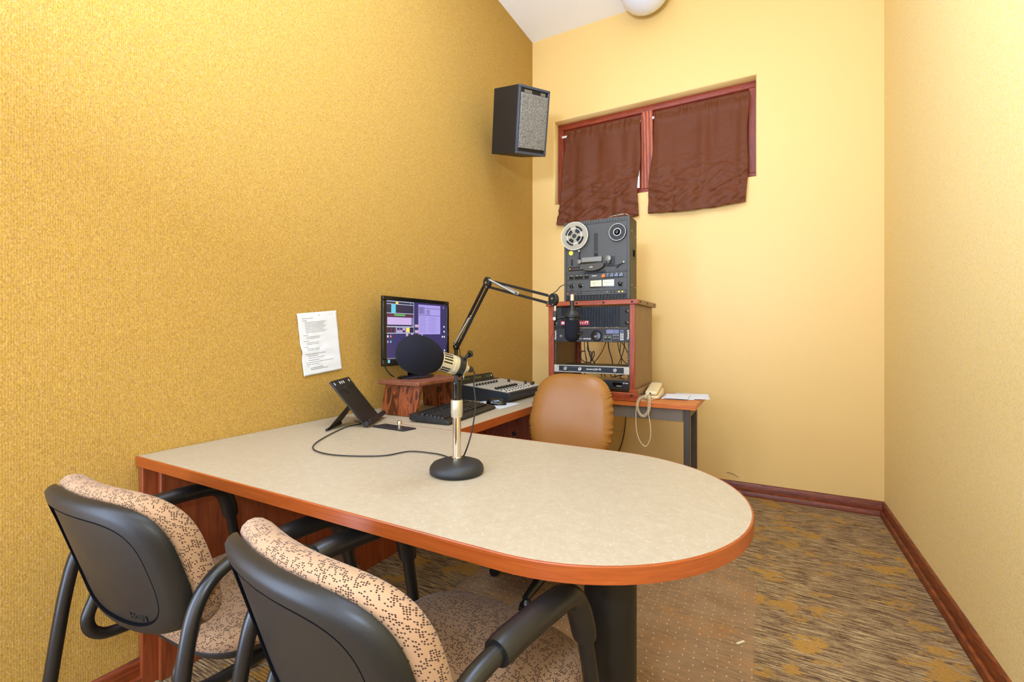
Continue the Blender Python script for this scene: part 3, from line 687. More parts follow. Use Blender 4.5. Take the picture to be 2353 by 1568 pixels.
m = MB(); text_mesh(m, 'MP103USB', at(FWALL, (-0.962, GY - 0.0002, 1.0955)), 0.0105, 0, bold=0.0003); m.build('lettering', 'ink', t_, smooth=False)
m = MB(); text_mesh(m, 'CD/MP3', at(FWALL, (-1.003, GY - 0.0002, 1.0955)), 0.0062, 0); m.build('lettering', 'ink', t_, smooth=False)
# power amplifier, one unit high
t_ = thing('slim_power_amplifier', 'slim silver edged power amplifier with three round knobs in the rack', 'amplifier', (-0.942, 2.85, 0.884))
m = MB(); m.box(-1.183, -0.7005, GY, GY + 0.005, 0.884, 0.9295); m.build('faceplate', 'silver', t_, bevel=0.001)
m = MB(); m.box(-1.150, -0.733, GY - 0.0016, GY - 0.0001, 0.890, 0.9245); m.build('front_panel', 'ampgrey', t_, bevel=0.0006)
m = MB(); m.box(-1.165, -0.72, GY + 0.0051, GY + 0.26, 0.887, 0.927); m.build('case', 'deckcase', t_)
for x in (-1.103, -1.006, -0.784):
    m = MB(); m.lathe([(0.0125, 0), (0.0122, 0.009), (0.0105, 0.011), (0, 0.011)], axis_m((x, GY - 0.0017, 0.9075), (0, -1, 0)), 24); m.build('knob', 'steel', t_)
    m = MB(); m.box(x - 0.0008, x + 0.0008, GY - 0.0132, GY - 0.0128, 0.9075, 0.918, 0, ); m.build('pointer', 'matte', t_, smooth=False)
m = MB(); m.lathe([(0.005, 0), (0.004, 0.002), (0, 0.002)], axis_m((-1.136, GY - 0.0017, 0.908), (0, -1, 0)), 14); m.build('power_lamp', 'matte', t_)
m = MB(); text_mesh(m, 'crown', at(FWALL, (-0.945, GY - 0.0018, 0.9083)), 0.0145, 0, bold=0.0004, sx=1.15)
m.lathe([(0.0068, 0), (0.0068, 0.0003), (0.0045, 0.0003), (0.0045, 0)], axis_m((-0.914, GY - 0.0018, 0.9078), (0, -1, 0)), 18, cap=False)
text_mesh(m, 'D-75', at(FWALL, (-0.889, GY - 0.0018, 0.9083)), 0.0145, 0, bold=0.0004, sx=1.1); m.build('lettering', 'ink', t_, smooth=False)
for x0, x1, z, zz in ((-1.085, -1.02, 0.894, 0.895), (-1.085, -1.02, 0.916, 0.917), (-1.146, -1.12, 0.8935, 0.8945), (-1.085, -1.0842, 0.8955, 0.901)):
    m = MB(); m.box(x0, x1, GY - 0.0019, GY - 0.0016, z, zz); m.build('printed_line', 'dkink', t_, smooth=False)
# lower black unit
t_ = thing('black_rack_unit', 'low black rack unit half hidden behind the tan chair', 'audio unit', (-0.942, 2.85, 0.79))
m = MB(); m.box(-1.183, -0.7005, GY, GY + 0.005, 0.796, 0.848); m.build('faceplate', 'black', t_, bevel=0.001)
m = MB(); m.box(-1.165, -0.72, GY + 0.0051, GY + 0.2, 0.799, 0.845); m.build('case', 'gloss', t_)
m = MB(); m.box(-0.80, -0.742, GY - 0.006, GY - 0.0001, 0.812, 0.836); m.build('drawer_front', 'gloss', t_, bevel=0.001)
m = MB(); text_mesh(m, 'JK Audio', at(FWALL, (-0.722, GY - 0.0003, 0.833)), 0.0085, 0, bold=0.0003); m.box(-0.775, -0.745, GY - 0.0064, GY - 0.0061, 0.814, 0.8165); m.build('lettering', 'ink', t_, smooth=False)

# rack cables
def cable(name, label, pts, r, mat='cable', n=8, group=None, cat='cable', closed=False, smooth_n=8):
    m = MB(); m.tube(catmull(pts, smooth_n, closed), r, n, closed=closed)
    o = m.build(name, mat, ang=60); tag(o, label, cat, group); return o
RC = 'black cables hanging inside the rack'
cl = 'black cable hanging in the open gap of the rack above the slim amplifier'
for i, (pts) in enumerate([
    [(-1.115,3.100,1.083),(-1.113,3.100,1.018),(-1.104,3.100,0.971),(-1.098,3.100,0.928),(-1.103,3.100,0.886)],
    [(-1.086,3.080,1.084),(-1.079,3.080,1.028),(-1.067,3.080,0.973),(-1.043,3.080,0.936),(-1.019,3.080,0.904)],
    [(-1.093,3.120,1.083),(-1.098,3.120,1.017),(-1.076,3.120,0.970),(-1.076,3.120,0.895)],
    [(-0.929,3.050,1.086),(-0.922,3.050,1.022),(-0.906,3.050,0.969),(-0.892,3.050,0.902)],
    [(-0.963,3.130,1.079),(-0.992,3.130,1.009),(-1.021,3.130,0.962),(-1.050,3.130,0.924),(-1.069,3.130,0.895)],
    [(-0.879,3.100,1.081),(-0.866,3.100,1.008),(-0.852,3.100,0.963),(-0.854,3.100,0.900)],
    [(-0.819,3.070,1.082),(-0.828,3.070,1.015),(-0.848,3.070,0.956),(-0.873,3.070,0.901)],
    [(-0.866,3.150,1.080),(-0.875,3.150,0.997),(-0.856,3.150,0.947),(-0.819,3.150,0.911)],
    [(-0.852,3.110,1.072),(-0.832,3.110,1.040),(-0.811,3.110,0.996)],
]):
    lab = ['leftmost straight black cable hanging behind the rack gap', 'thick black cable curving right from beneath the media player', 'black cable dropping straight behind the coiled leads in the rack',
           'lone black cable slanting down in the middle of the rack gap', 'black cable slanting down left across the middle of the rack gap', 'black cable crossing beneath the blue display in the rack gap',
           'black cable slanting left near the right post of the rack', 'black cable bowing out to the right at the bottom of the rack gap', 'short black cable running into the right post of the rack'][i]
    cable('rack_cable', lab, pts, 0.0028 if i not in (1, 3) else 0.0038, group=RC)
cable('coiled_lead', 'left loop of black lead coiled inside the rack', [(-1.072,3.000,1.003),(-1.094,3.000,1.007),(-1.108,3.000,0.984),(-1.101,3.000,0.952),(-1.080,3.000,0.935),(-1.063,3.000,0.931),(-1.068,3.000,0.962),(-1.072,3.000,0.994)], 0.0035, group=RC)
cable('coiled_lead', 'right loop of black lead coiled inside the rack', [(-1.044,3.000,0.999),(-1.034,3.000,1.004),(-1.027,3.000,0.977),(-1.034,3.000,0.941),(-1.023,3.000,0.950),(-1.008,3.000,0.987),(-1.013,3.000,1.007),(-1.023,3.000,0.991),(-1.032,3.000,0.936),(-1.058,3.000,0.931)], 0.0035, group=RC)
cable('rack_cable', 'thin black cable crossing low between slim amplifier and lower unit', [(-1.157,2.980,0.856),(-1.094,2.980,0.851),(-1.000,2.980,0.833),(-0.935,2.980,0.827),(-0.863,2.980,0.844),(-0.797,2.980,0.862)], 0.0032, group=RC)
for i, pts in enumerate([[(-1.129,3.050,0.856),(-1.110,3.050,0.822)], [(-1.100,3.050,0.857),(-1.076,3.050,0.821)], [(-0.976,3.050,0.853),(-0.969,3.050,0.817)], [(-0.955,3.050,0.854),(-0.938,3.050,0.816)], [(-0.911,3.050,0.854),(-0.899,3.050,0.816)], [(-0.883,3.050,0.855),(-0.876,3.050,0.815)], [(-0.836,3.050,0.855),(-0.852,3.050,0.818)]]):
    cable('rack_cable', ['leftmost', 'second from left', 'third from left', 'middle', 'third from right', 'second from right', 'rightmost'][i] + ' short black cable end beneath the slim amplifier', pts, 0.0028, group='short cable ends beneath the slim amplifier')

# ================================================================== TAPE RECORDER
DX0, DX1, DZ0, DZ1, DY = -1.112, -0.6965, 1.3335, 1.829, 2.722
t_ = thing('tape_recorder', 'dark grey reel to reel tape recorder standing upright on the rack', 'tape recorder', (-0.904, 2.8, 1.3315))
m = MB(); m.prism([(DX0, DY + 0.006), (DX1, DY + 0.006), (DX1, DY + 0.165), (DX0, DY + 0.165)], DZ0 - 0.001, DZ1); m.build('case', 'deckcase', t_, bevel=0.004)
m = MB(); m.box(DX0, DX0 + 0.016, DY - 0.004, DY + 0.0059, DZ0, DZ1); m.build('side_trim', 'deckgrey', t_, bevel=0.002)
m = MB(); m.box(DX1 - 0.016, DX1, DY - 0.004, DY + 0.0059, DZ0, DZ1); m.build('side_trim', 'deckgrey', t_, bevel=0.002)
px0, px1 = DX0 + 0.0165, DX1 - 0.0165
m = MB(); m.box(px0, px1, DY, DY + 0.0059, 1.508, 1.80); m.build('transport_plate', 'deckgrey', t_, bevel=0.001)
m = MB(); m.box(px0, px1, DY - 0.002, DY + 0.0059, 1.4985, 1.5075); m.box(px0, px1, DY, DY + 0.0059, 1.465, 1.498); m.build('key_panel', 'deckgrey', t_, bevel=0.001)
m = MB(); m.box(px0, px1, DY - 0.001, DY + 0.0059, 1.391, 1.464); m.build('meter_panel', 'deckgrey', t_, bevel=0.001)
m = MB(); m.box(px0, px1, DY, DY + 0.0059, 1.366, 1.390); m.build('jack_panel', 'deckgrey', t_, bevel=0.001)
m = MB(); m.box(px0, px1, DY + 0.004, DY + 0.0059, DZ0, 1.3655)
x = px0 + 0.006
while x < px1 - 0.012: m.box(x, x + 0.0085, DY - 0.004, DY + 0.0045, 1.343, 1.364); x += 0.0205
m.build('foot_vent', 'matte', t_, bevel=0.001)
m = MB(); m.box(px0, px1, DY + 0.003, DY + 0.0059, 1.8005, DZ1 - 0.001)
x = px0 + 0.004
while x < px1 - 0.008: m.box(x, x + 0.0125, DY - 0.002, DY + 0.0035, 1.804, 1.822); x += 0.0175
m.build('top_vent', 'deckgrey', t_, smooth=False)
# side details
m = MB(); m.box(DX1, DX1 + 0.002, DY + 0.055, DY + 0.125, 1.578, 1.646, 0); m.box(DX1 + 0.0018, DX1 + 0.0026, DY + 0.066, DY + 0.114, 1.596, 1.636, 1); m.build('side_handle', ['deckcase', 'recess_shade'], t_, smooth=False)  # handle recess is a flat dark face, its shade painted on
for y, z in ((DY + 0.045, 1.745), (DY + 0.125, 1.722), (DY + 0.045, 1.42), (DY + 0.125, 1.41)):
    m = MB(); m.lathe([(0.0045, 0), (0.003, 0.0025), (0, 0.003)], axis_m((DX1, y, z), (1, 0, 0)), 10); m.build('screw', 'steel', t_)
# right platter
hub = (-0.769, DY - 0.0001, 1.735); AY = (0, -1, 0)
m = MB(); m.lathe([(0.054, 0), (0.054, 0.012), (0.0515, 0.013)], axis_m(hub, AY), 48, 0, cap=False); m.lathe([(0.0515, 0.0131), (0.0485, 0.0131), (0.0485, 0.011)], axis_m(hub, AY), 48, 1, cap=False)
m.lathe([(0.0485, 0.0111), (0.0235, 0.0111)], axis_m(hub, AY), 48, 0, cap=False); m.lathe([(0.0235, 0.0117), (0.0235, 0.015), (0.019, 0.015)], axis_m(hub, AY), 36, 1, cap=False); m.lathe([(0.019, 0.015), (0.012, 0.015), (0.012, 0.028), (0, 0.030)], axis_m(hub, AY), 30, 2)
m.build('reel_platter', ['matte', 'silver', 'gloss'], t_, ang=40)
hl = (-1.035, DY - 0.0001, 1.735)
m = MB(); m.lathe([(0.052, 0), (0.052, 0.012), (0.012, 0.013), (0.012, 0.031), (0, 0.033)], axis_m(hl, AY), 40); m.build('reel_platter', 'matte', t_, ang=40)
# reel resting on left hub: a thing of its own
r_ = thing('tape_reel', 'clear plastic tape reel with four spokes on the left hub of the recorder', 'tape reel', (-1.035, DY - 0.025, 1.735))
RM = axis_m((-1.035, DY - 0.0145, 1.735), AY)
def ringseg(m, r0, r1, z0, z1, a0, a1, n, mi):
    p = [(r0 * math.cos(a0 + (a1 - a0) * k / n), r0 * math.sin(a0 + (a1 - a0) * k / n)) for k in range(n + 1)] + [(r1 * math.cos(a1 - (a1 - a0) * k / n), r1 * math.sin(a1 - (a1 - a0) * k / n)) for k in range(n + 1)]
    m.prism(p, z0, z1, mi, RM)
for zz in (0.0, 0.0115):
    m = MB()
    for k in range(24): ringseg(m, 0.063, 0.087, zz, zz + 0.0015, k * PI / 12, (k + 1) * PI / 12, 2, 0)
    for k in range(4):
        a = k * PI / 2 + 0.16; ringseg(m, 0.022, 0.0631, zz, zz + 0.0015, a - 0.30, a + 0.30, 4, 0)
    for k in range(24): ringseg(m, 0.0135, 0.023, zz, zz + 0.0015, k * PI / 12, (k + 1) * PI / 12, 1, 0)
    m.build('flange', 'reelclear', r_, smooth=False)
m = MB(); m.lathe([(0.0125, 0.0016), (0.0295, 0.0016), (0.0295, 0.0114), (0.0125, 0.0114)], RM, 36, cap=False); m.build('core', 'matte', r_)
m = MB(); m.lathe([(0.0455, 0.0131), (0.0470, 0.0136), (0.0485, 0.0131)], RM, 48, cap=False); m.lathe([(0.0850, 0.0131), (0.0865, 0.0137), (0.0875, 0.0131)], RM, 48, cap=False); m.build('rim', 'white', r_)
# transport hardware
m = MB()
for k in range(26): m.box(-0.917, -0.893, DY - 0.0016, DY + 0.0001, 1.632 + k * 0.0044, 1.6345 + k * 0.0044)
m.box(-0.9185, -0.8915, DY - 0.001, DY + 0.0001, 1.598, 1.626); m.build('tape_gauge', 'matte', t_, smooth=False)
m = MB(); m.lathe([(0.008, 0), (0.0075, 0.009), (0, 0.009)], axis_m((-0.905, DY - 0.001, 1.612), AY), 18); m.build('gauge_knob', 'gloss', t_)
m = MB(); m.lathe([(0.0145, 0), (0.0145, 0.0008), (0, 0.0008)], axis_m((-1.067, DY - 0.0001, 1.635), AY), 24); m.build('sticker', 'yellow', t_)
m = MB(); m.box(-1.066, -1.054, DY - 0.001, DY + 0.0001, 1.553, 1.595, 0); m.box(-1.063, -1.057, DY - 0.005, DY - 0.001, 1.578, 1.590, 1); m.box(-1.063, -1.057, DY - 0.005, DY - 0.001, 1.560, 1.570, 1); m.build('slide_switch', ['matte', 'gloss'], t_, smooth=False)
m = MB(); m.box(-1.082, -0.989, DY - 0.004, DY + 0.0001, 1.521, 1.545, 0); m.box(-1.067, -1.008, DY - 0.0045, DY - 0.0039, 1.5255, 1.5405, 1); m.build('tape_counter', ['gloss', 'purple'], t_, bevel=0.001)
for x, mt in ((-1.073, 'led_y'), (-1.000, 'led_c')):
    m = MB(); m.lathe([(0.004, 0), (0.003, 0.001), (0, 0.0012)], axis_m((x, DY - 0.0046, 1.534), AY), 12); m.build('counter_lamp', mt, t_)
m = MB(); m.box(-0.991, -0.862, DY - 0.022, DY + 0.0001, 1.567, 1.597); m.build('head_block', 'greymetal', t_, bevel=0.002)
m = MB(); m.box(-0.993, -0.862, DY - 0.026, DY + 0.0001, 1.556, 1.5665); m.build('head_bar', 'gloss', t_, bevel=0.001)
m = MB(); p = [(-0.997, 1.5555), (-0.997, 1.549)] + [(-0.921 + 0.076 * math.cos(PI + PI * k / 16), 1.546 - 0.036 * math.sin(PI * k / 16)) for k in range(17)] + [(-0.845, 1.5555)]
m.prism(p, 0.0001, 0.034, 0, frame_m((0, DY, 0), (1, 0, 0), (0, 0, 1), (0, -1, 0))); m.build('head_cover', 'deckcase', t_, bevel=0.002)
m = MB(); text_mesh(m, 'OTARI', at(FWALL, (-0.925, DY - 0.0345, 1.533)), 0.007, 0, bold=0.0003); m.build('badge', 'ink', t_, smooth=False)
m = MB(); m.box(-0.979, -0.843, DY - 0.004, DY + 0.0001, 1.4985, 1.512); m.build('head_base', 'matte', t_, bevel=0.002)
for x, z, r, mt, nm in ((-1.005, 1.573, 0.0135, 'greymetal', 'tape_guide'), (-0.822, 1.580, 0.0175, 'greymetal', 'pinch_roller'), (-0.819, 1.557, 0.009, 'deckgrey', 'capstan')):
    m = MB(); m.lathe([(r, 0.006), (r, 0.024), (r * 0.85, 0.0255), (r * 0.2, 0.0255), (0, 0.027)], axis_m((x, DY, z), AY), 28); m.lathe([(r * 0.6, 0), (r * 0.6, 0.007)], axis_m((x, DY - 0.0001, z), AY), 16); m.build(nm, mt, t_)
m = MB(); m.box(-0.842, -0.787, DY - 0.005, DY + 0.0001, 1.535, 1.594); m.build('roller_plate', 'matte', t_, bevel=0.003)
def arm(p0, p1, w0, w1):
    m = MB(); a = Vector((p0[0], DY - 0.008, p0[1])); b_ = Vector((p1[0], DY - 0.008, p1[1]))
    m.tube([a, b_], [w0, w1], 10, flat=0.5, up=(0, 1, 0)); m.lathe([(w0 * 1.5, 0.001), (w0 * 1.5, 0.013), (0, 0.0135)], axis_m((p0[0], DY, p0[1]), AY), 18); m.build('tension_arm', 'matte', t_)
    m = MB(); m.lathe([(0.004, 0.008), (0.004, 0.024), (0.005, 0.0245), (0, 0.026)], axis_m((p1[0], DY, p1[1]), AY), 14); m.build('arm_post', 'steel', t_)
arm((-0.772, 1.533), (-0.728, 1.552), 0.006, 0.0035); arm((-1.010, 1.600), (-1.007, 1.640), 0.0045, 0.0045)
for x0, x1, mt in ((-1.076, -1.050, 'gloss'), (-1.040, -1.014, 'gloss'), (-1.013, -0.988, 'gloss'), (-0.976, -0.950, 'gloss'), (-0.868, -0.845, 'orange'), (-0.843, -0.820, 'gloss'), (-0.818, -0.792, 'gloss'), (-0.790, -0.763, 'gloss'), (-0.761, -0.735, 'gloss')):
    m = MB(); m.box(x0, x1, DY - 0.008, DY - 0.0001, 1.470, 1.4865); m.build('key', mt, t_, bevel=0.0015)
m = MB()
for x in (-1.063, -1.027, -1.001, -0.963, -0.856, -0.831, -0.805, -0.776, -0.748): m.box(x - 0.004, x + 0.004, DY - 0.0004, DY + 0.0001, 1.4893, 1.4915)
m.box(-0.93, -0.90, DY - 0.0004, DY + 0.0001, 1.481, 1.485); m.build('print', 'ink', t_, smooth=False)
m = MB(); m.box(-0.942, -0.787, DY - 0.004, DY - 0.0011, 1.409, 1.457); m.build('meter_bezel', 'gloss', t_, bevel=0.001)
for x0, x1 in ((-0.938, -0.8675), (-0.8605, -0.791)):
    m = MB(); m.box(x0, x1, DY - 0.005, DY - 0.0041, 1.417, 1.454); f_ = m.build('meter', 'meter', t_, smooth=False)
    m = MB(); xc = (x0 + x1) / 2; a = [(xc + 0.026 * math.sin(q), DY - 0.0053, 1.417 + 0.022 * math.cos(q * 0.75)) for q in [-1 + 2 * k / 10 for k in range(11)]]
    m.tube(a, 0.0006, 5); m.tube([(xc, DY - 0.0053, 1.418), (xc - 0.02, DY - 0.0053, 1.438)], 0.0005, 5); m.build('needle', 'matte', f_)
for x, r in ((-1.061, 0.0135), (-1.003, 0.0135), (-0.752, 0.0145)):
    m = MB(); m.lathe([(r * 1.1, 0), (r * 1.05, 0.003), (r * 0.8, 0.004), (r * 0.7, 0.020), (r * 0.5, 0.022), (0, 0.022)], axis_m((x, DY - 0.0011, 1.427), AY), 24); m.build('knob', 'gloss', t_)
m = MB()
for x in (-1.061, -1.003, -0.752):
    for k in range(9):
        a = -2.2 + 4.4 * k / 8 + PI / 2; m.box(x + 0.019 * math.cos(a) - 0.0007, x + 0.019 * math.cos(a) + 0.0007, DY - 0.0014, DY - 0.0009, 1.427 + 0.019 * math.sin(a) - 0.0007, 1.427 + 0.019 * math.sin(a) + 0.0009)
for z in (1.415, 1.424, 1.433, 1.442, 1.451): m.box(-0.965, -0.957, DY - 0.0014, DY - 0.0009, z, z + 0.001)
for x in (-0.97, -0.951): m.box(x, x + 0.0007, DY - 0.0014, DY - 0.0009, 1.405, 1.456)
for x0, x1 in ((-0.985, -0.965), (-0.94, -0.905), (-0.88, -0.86), (-0.84, -0.825), (-0.812, -0.795)): m.box(x0, x1, DY - 0.0014, DY - 0.0009, 1.396, 1.3975)
m.build('panel_print', 'dkink', t_, smooth=False)
for x, mt, r in ((-1.091, 'orange', 0.004), (-1.05, 'red', 0.006), (-1.019, 'gloss', 0.005), (-1.0, 'gloss', 0.004), (-0.834, 'greymetal', 0.0055), (-0.808, 'gloss', 0.0045), (-0.788, 'gloss', 0.0045), (-0.761, 'led_y', 0.0045), (-0.741, 'led_y', 0.0045), (-0.72, 'gloss', 0.004)):
    m = MB(); m.lathe([(r, 0), (r, 0.003), (r * 0.5, 0.0045), (0, 0.0045)], axis_m((x, DY - 0.0001, 1.380), AY), 12); m.build('jack', mt, t_)
m = MB()
for k, x in enumerate((-0.975, -0.96, -0.94, -0.926, -0.912, -0.898, -0.874, -0.86)): m.lathe([(0.0016, 0), (0, 0.001)], axis_m((x, DY - 0.0001, 1.377), AY), 8)
m.build('trimmer', 'gloss', t_)
# loose wire on top
cable('loose_wire', 'loose silver wire loop lying on top of the tape recorder', [(-0.83, 2.74, 1.8315), (-0.825, 2.76, 1.843), (-0.80, 2.775, 1.852), (-0.76, 2.77, 1.855), (-0.725, 2.76, 1.848), (-0.715, 2.775, 1.836), (-0.75, 2.79, 1.833), (-0.80, 2.78, 1.834), (-0.78, 2.75, 1.843), (-0.74, 2.745, 1.846)], 0.0014, 'wire', 6)

# ================================================================== MONITOR RISER, MONITOR
t_ = thing('monitor_riser', 'small oak riser with dark streaked grain beneath the computer monitor', 'riser', (-1.51, 1.83, TZ))
RZ = 0.885
m = MB(); m.prism([(-1.640, 1.640), (-1.395, 1.652), (-1.392, 2.005), (-1.655, 2.01)], RZ, RZ + 0.019); m.build('top_board', 'oak_top', t_, bevel=0.004, seg=3)
def slab(name, y0b, y0t, s_):
    m = MB(); th = 0.02 * s_
    v = [(-1.628, y0b, TZ + 0.001), (-1.420, y0b + 0.010, TZ + 0.001), (-1.403, y0t, RZ - 0.0005), (-1.618, y0t, RZ - 0.0005)]
    v2 = [(x, y + th, z) for x, y, z in v]
    m.add(v + v2, [(0, 1, 2, 3), (7, 6, 5, 4), (0, 4, 5, 1), (1, 5, 6, 2), (2, 6, 7, 3), (3, 7, 4, 0)]); m.build(name, 'oak', t_, bevel=0.002)
slab('side_panel', 1.645, 1.672, 1); slab('side_panel', 1.985, 1.960, -1)
# monitor (parallel to the left wall)
t_ = thing('computer_monitor', 'black widescreen monitor showing purple desktop windows on the oak riser', 'monitor', (-1.59, 1.85, RZ + 0.019))
MX = -1.640; y0, y1, z0, z1 = 1.674, 2.212, 0.968, 1.318
m = MB(); b = 0.026
m.box(MX - 0.014, MX + 0.004, y0, y1, z1 - 0.022, z1); m.box(MX - 0.014, MX + 0.004, y0, y1, z0, z0 + 0.033)
m.box(MX - 0.014, MX + 0.004, y0, y0 + b, z0 + 0.033, z1 - 0.022); m.box(MX - 0.014, MX + 0.004, y1 - b + 0.006, y1, z0 + 0.033, z1 - 0.022)
m.build('bezel', 'gloss', t_, bevel=0.004, seg=3)
m = MB(); m.box(MX - 0.035, MX - 0.0145, y0 + 0.03, y1 - 0.03, z0 + 0.008, z1 - 0.008); m.box(MX - 0.06, MX - 0.035, y0 + 0.12, y1 - 0.12, z0 + 0.05, z1 - 0.09); m.build('back_case', 'black', t_, bevel=0.006)
SX = MX - 0.003
m = MB(); m.box(SX - 0.004, SX, y0 + b, y1 - b + 0.006, z0 + 0.033, z1 - 0.022); scn = m.build('screen', 'scr_navy', t_, smooth=False)
names = ['scr_navy', 'scr_dark', 'scr_line', 'scr_lilac', 'scr_pale', 'scr_cyan', 'scr_green', 'scr_yel', 'scr_white', 'scr_rose', 'scr_maroon', 'scr_grey', 'scr_orange']
m = MB(); ly = [0]
def R2(ya, yb_, za, zb, c, d_=1): m.box(SX + 0.0001, SX + 0.0001 + 0.0002 * d_, ya, yb_, za, zb, names.index('scr_' + c))
R2(1.703, 1.907, 1.130, 1.295, 'line', 1)
R2(1.704, 1.880, 1.281, 1.2915, 'dark', 2); R2(1.882, 1.904, 1.281, 1.2915, 'dark', 2); R2(1.704, 1.904, 1.235, 1.278, 'dark', 2); R2(1.704, 1.904, 1.215, 1.232, 'maroon', 2)
R2(1.704, 1.904, 1.167, 1.2155, 'dark', 2); R2(1.704, 1.770, 1.1335, 1.1625, 'maroon', 2); R2(1.773, 1.870, 1.1335, 1.1625, 'grey', 2); R2(1.873, 1.904, 1.1335, 1.1625, 'dark', 2)
R2(1.768, 1.787, 1.281, 1.291, 'yel', 3); R2(1.736, 1.768, 1.234, 1.277, 'cyan', 3); R2(1.758, 1.838, 1.220, 1.229, 'green', 3)
R2(1.708, 1.888, 1.175, 1.213, 'lilac', 3); R2(1.892, 1.901, 1.170, 1.214, 'grey', 3); R2(1.846, 1.870, 1.1365, 1.160, 'yel', 3)
for k in range(3): R2(1.779 + k * 0.021, 1.795 + k * 0.021, 1.149, 1.159, 'dark' if k < 2 else 'rose', 3); R2(1.779 + k * 0.021, 1.795 + k * 0.021, 1.136, 1.145, 'rose' if k < 2 else 'dark', 3)
for k in range(2): R2(1.712 + k * 0.028, 1.730 + k * 0.028, 1.137, 1.158, 'dark', 3)
R2(1.943, 2.135, 1.125, 1.287, 'pale', 1); R2(1.945, 1.998, 1.235, 1.277, 'grey', 2); R2(2.001, 2.133, 1.2655, 1.272, 'grey', 2); R2(1.943, 2.135, 1.229, 1.231, 'navy', 2)
for k in range(4): R2(1.950, 1.985, 1.243 + k * 0.008, 1.245 + k * 0.008, 'navy', 3); R2(2.010, 2.040, 1.236 + k * 0.007, 1.2385 + k * 0.007, 'navy', 3)
for k in range(14):
    zz = 1.223 - k * 0.0066
    R2(1.952, 2.010 - (k % 3) * 0.006, zz - 0.0018, zz, 'grey', 2); R2(2.035 - (k % 4) * 0.004, 2.09 + (k % 3) * 0.008, zz - 0.0018, zz, 'scr_grey'[4:], 3)
for y, z, c in ((1.712, 1.116, 'white'), (1.733, 1.116, 'orange'), (1.712, 1.089, 'rose'), (1.733, 1.089, 'cyan'), (2.170, 1.168, 'white'), (2.172, 1.140, 'white'), (2.155, 1.110, 'white'), (2.173, 1.110, 'white'), (2.175, 1.030, 'white'), (2.165, 1.278, 'grey')):
    R2(y - 0.0045, y + 0.0045, z - 0.005, z + 0.005, c, 1)
R2(1.7, 2.19, 1.0015, 1.008, 'dark', 1)
for k in range(6): R2(1.711 + k * 0.014, 1.715 + k * 0.014, 1.003, 1.007, 'white', 2)
# wallpaper: a plain grey cup-like motif
for (ya, yb_, za, zb) in ((1.915, 1.943, 1.163, 1.178), (1.915, 1.943, 1.132, 1.148), (1.845, 1.862, 1.098, 1.130), (1.886, 1.900, 1.105, 1.130), (1.896, 1.965, 1.108, 1.120), (1.968, 1.980, 1.105, 1.124)): R2(ya, yb_, za, zb, 'rose', 1)
m.build('screen_image', [n_ for n_ in names], scn, smooth=False)
m = MB(); m.box(MX + 0.0041, MX + 0.0055, 1.705, 1.719, 0.984, 0.999); m.build('sticker', 'scr_cyan', t_, smooth=False)
m = MB(); m.tube([(MX - 0.04, 1.90, 1.02), (-1.63, 1.89, 0.95), (-1.61, 1.87, RZ + 0.03)], [0.03, 0.032, 0.04], 20, flat=0.6, up=(0, 1, 0)); m.build('neck', 'gloss', t_)
m = MB(); Tb = Matrix.Translation((-1.575, 1.845, RZ + 0.0195)) @ Matrix.Diagonal((0.62, 1.0, 1, 1)); m.lathe([(0.118, 0), (0.118, 0.005), (0.108, 0.010), (0.04, 0.014), (0, 0.015)], Tb, 48); m.build('base', 'gloss', t_)
cable('monitor_cable', 'black cable hanging behind the bottom left of the monitor', [(-1.70, 1.745, 1.0), (-1.69, 1.745, 0.955), (-1.68, 1.77, 0.92), (-1.685, 1.80, 0.906)], 0.003)

# ================================================================== KEYBOARD, MOUSE, PAD
F0 = Vector((-1.172, 1.584, 0)); F1 = Vector((-1.218, 2.050, 0)); ax = (F1 - F0).normalized(); ay = Vector((-ax.y, ax.x, 0))
L = (F1 - F0).length; KD = 0.205
KT = frame_m((F0.x, F0.y, TZ + 0.001), ax, ay, (0, 0, 1))
t_ = thing('computer_keyboard', 'black computer keyboard on the return desk beside the oak riser', 'keyboard', (F0 + ax * L / 2 + ay * KD / 2 + Vector((0, 0, TZ))), math.atan2(ax.y, ax.x))
m = MB(); prof = [(0, 0.004), (0.004, 0.001), (KD - 0.01, 0.006), (KD, 0.012), (KD - 0.002, 0.036), (KD - 0.03, 0.033), (0.035, 0.020), (0.012, 0.017), (0.001, 0.010)]
m.prism(prof, 0, L, 0, KT @ frame_m((0, 0, 0), (0, 1, 0), (0, 0, 1), (1, 0, 0))); m.build('case', 'black', t_, bevel=0.002)
def kz(y): return 0.0195 + (y - 0.035) * (0.0133 / (KD - 0.065))
kproto = None; kt = math.atan(0.0133 / (KD - 0.065))
def key(x, y, w_):
    global kproto
    hw, hd = w_ / 2 - 0.0015, 0.0078
    T_ = Matrix.Translation((x, y, kz(y))) @ Matrix.Rotation(kt, 4, 'X')
    key_me = keymesh(round(w_, 4))
    o = bpy.data.objects.new('key', key_me); C.objects.link(o); o.parent = t_
    o.matrix_basis = t_.matrix_basis.inverted() @ KT @ T_
kcache = {}
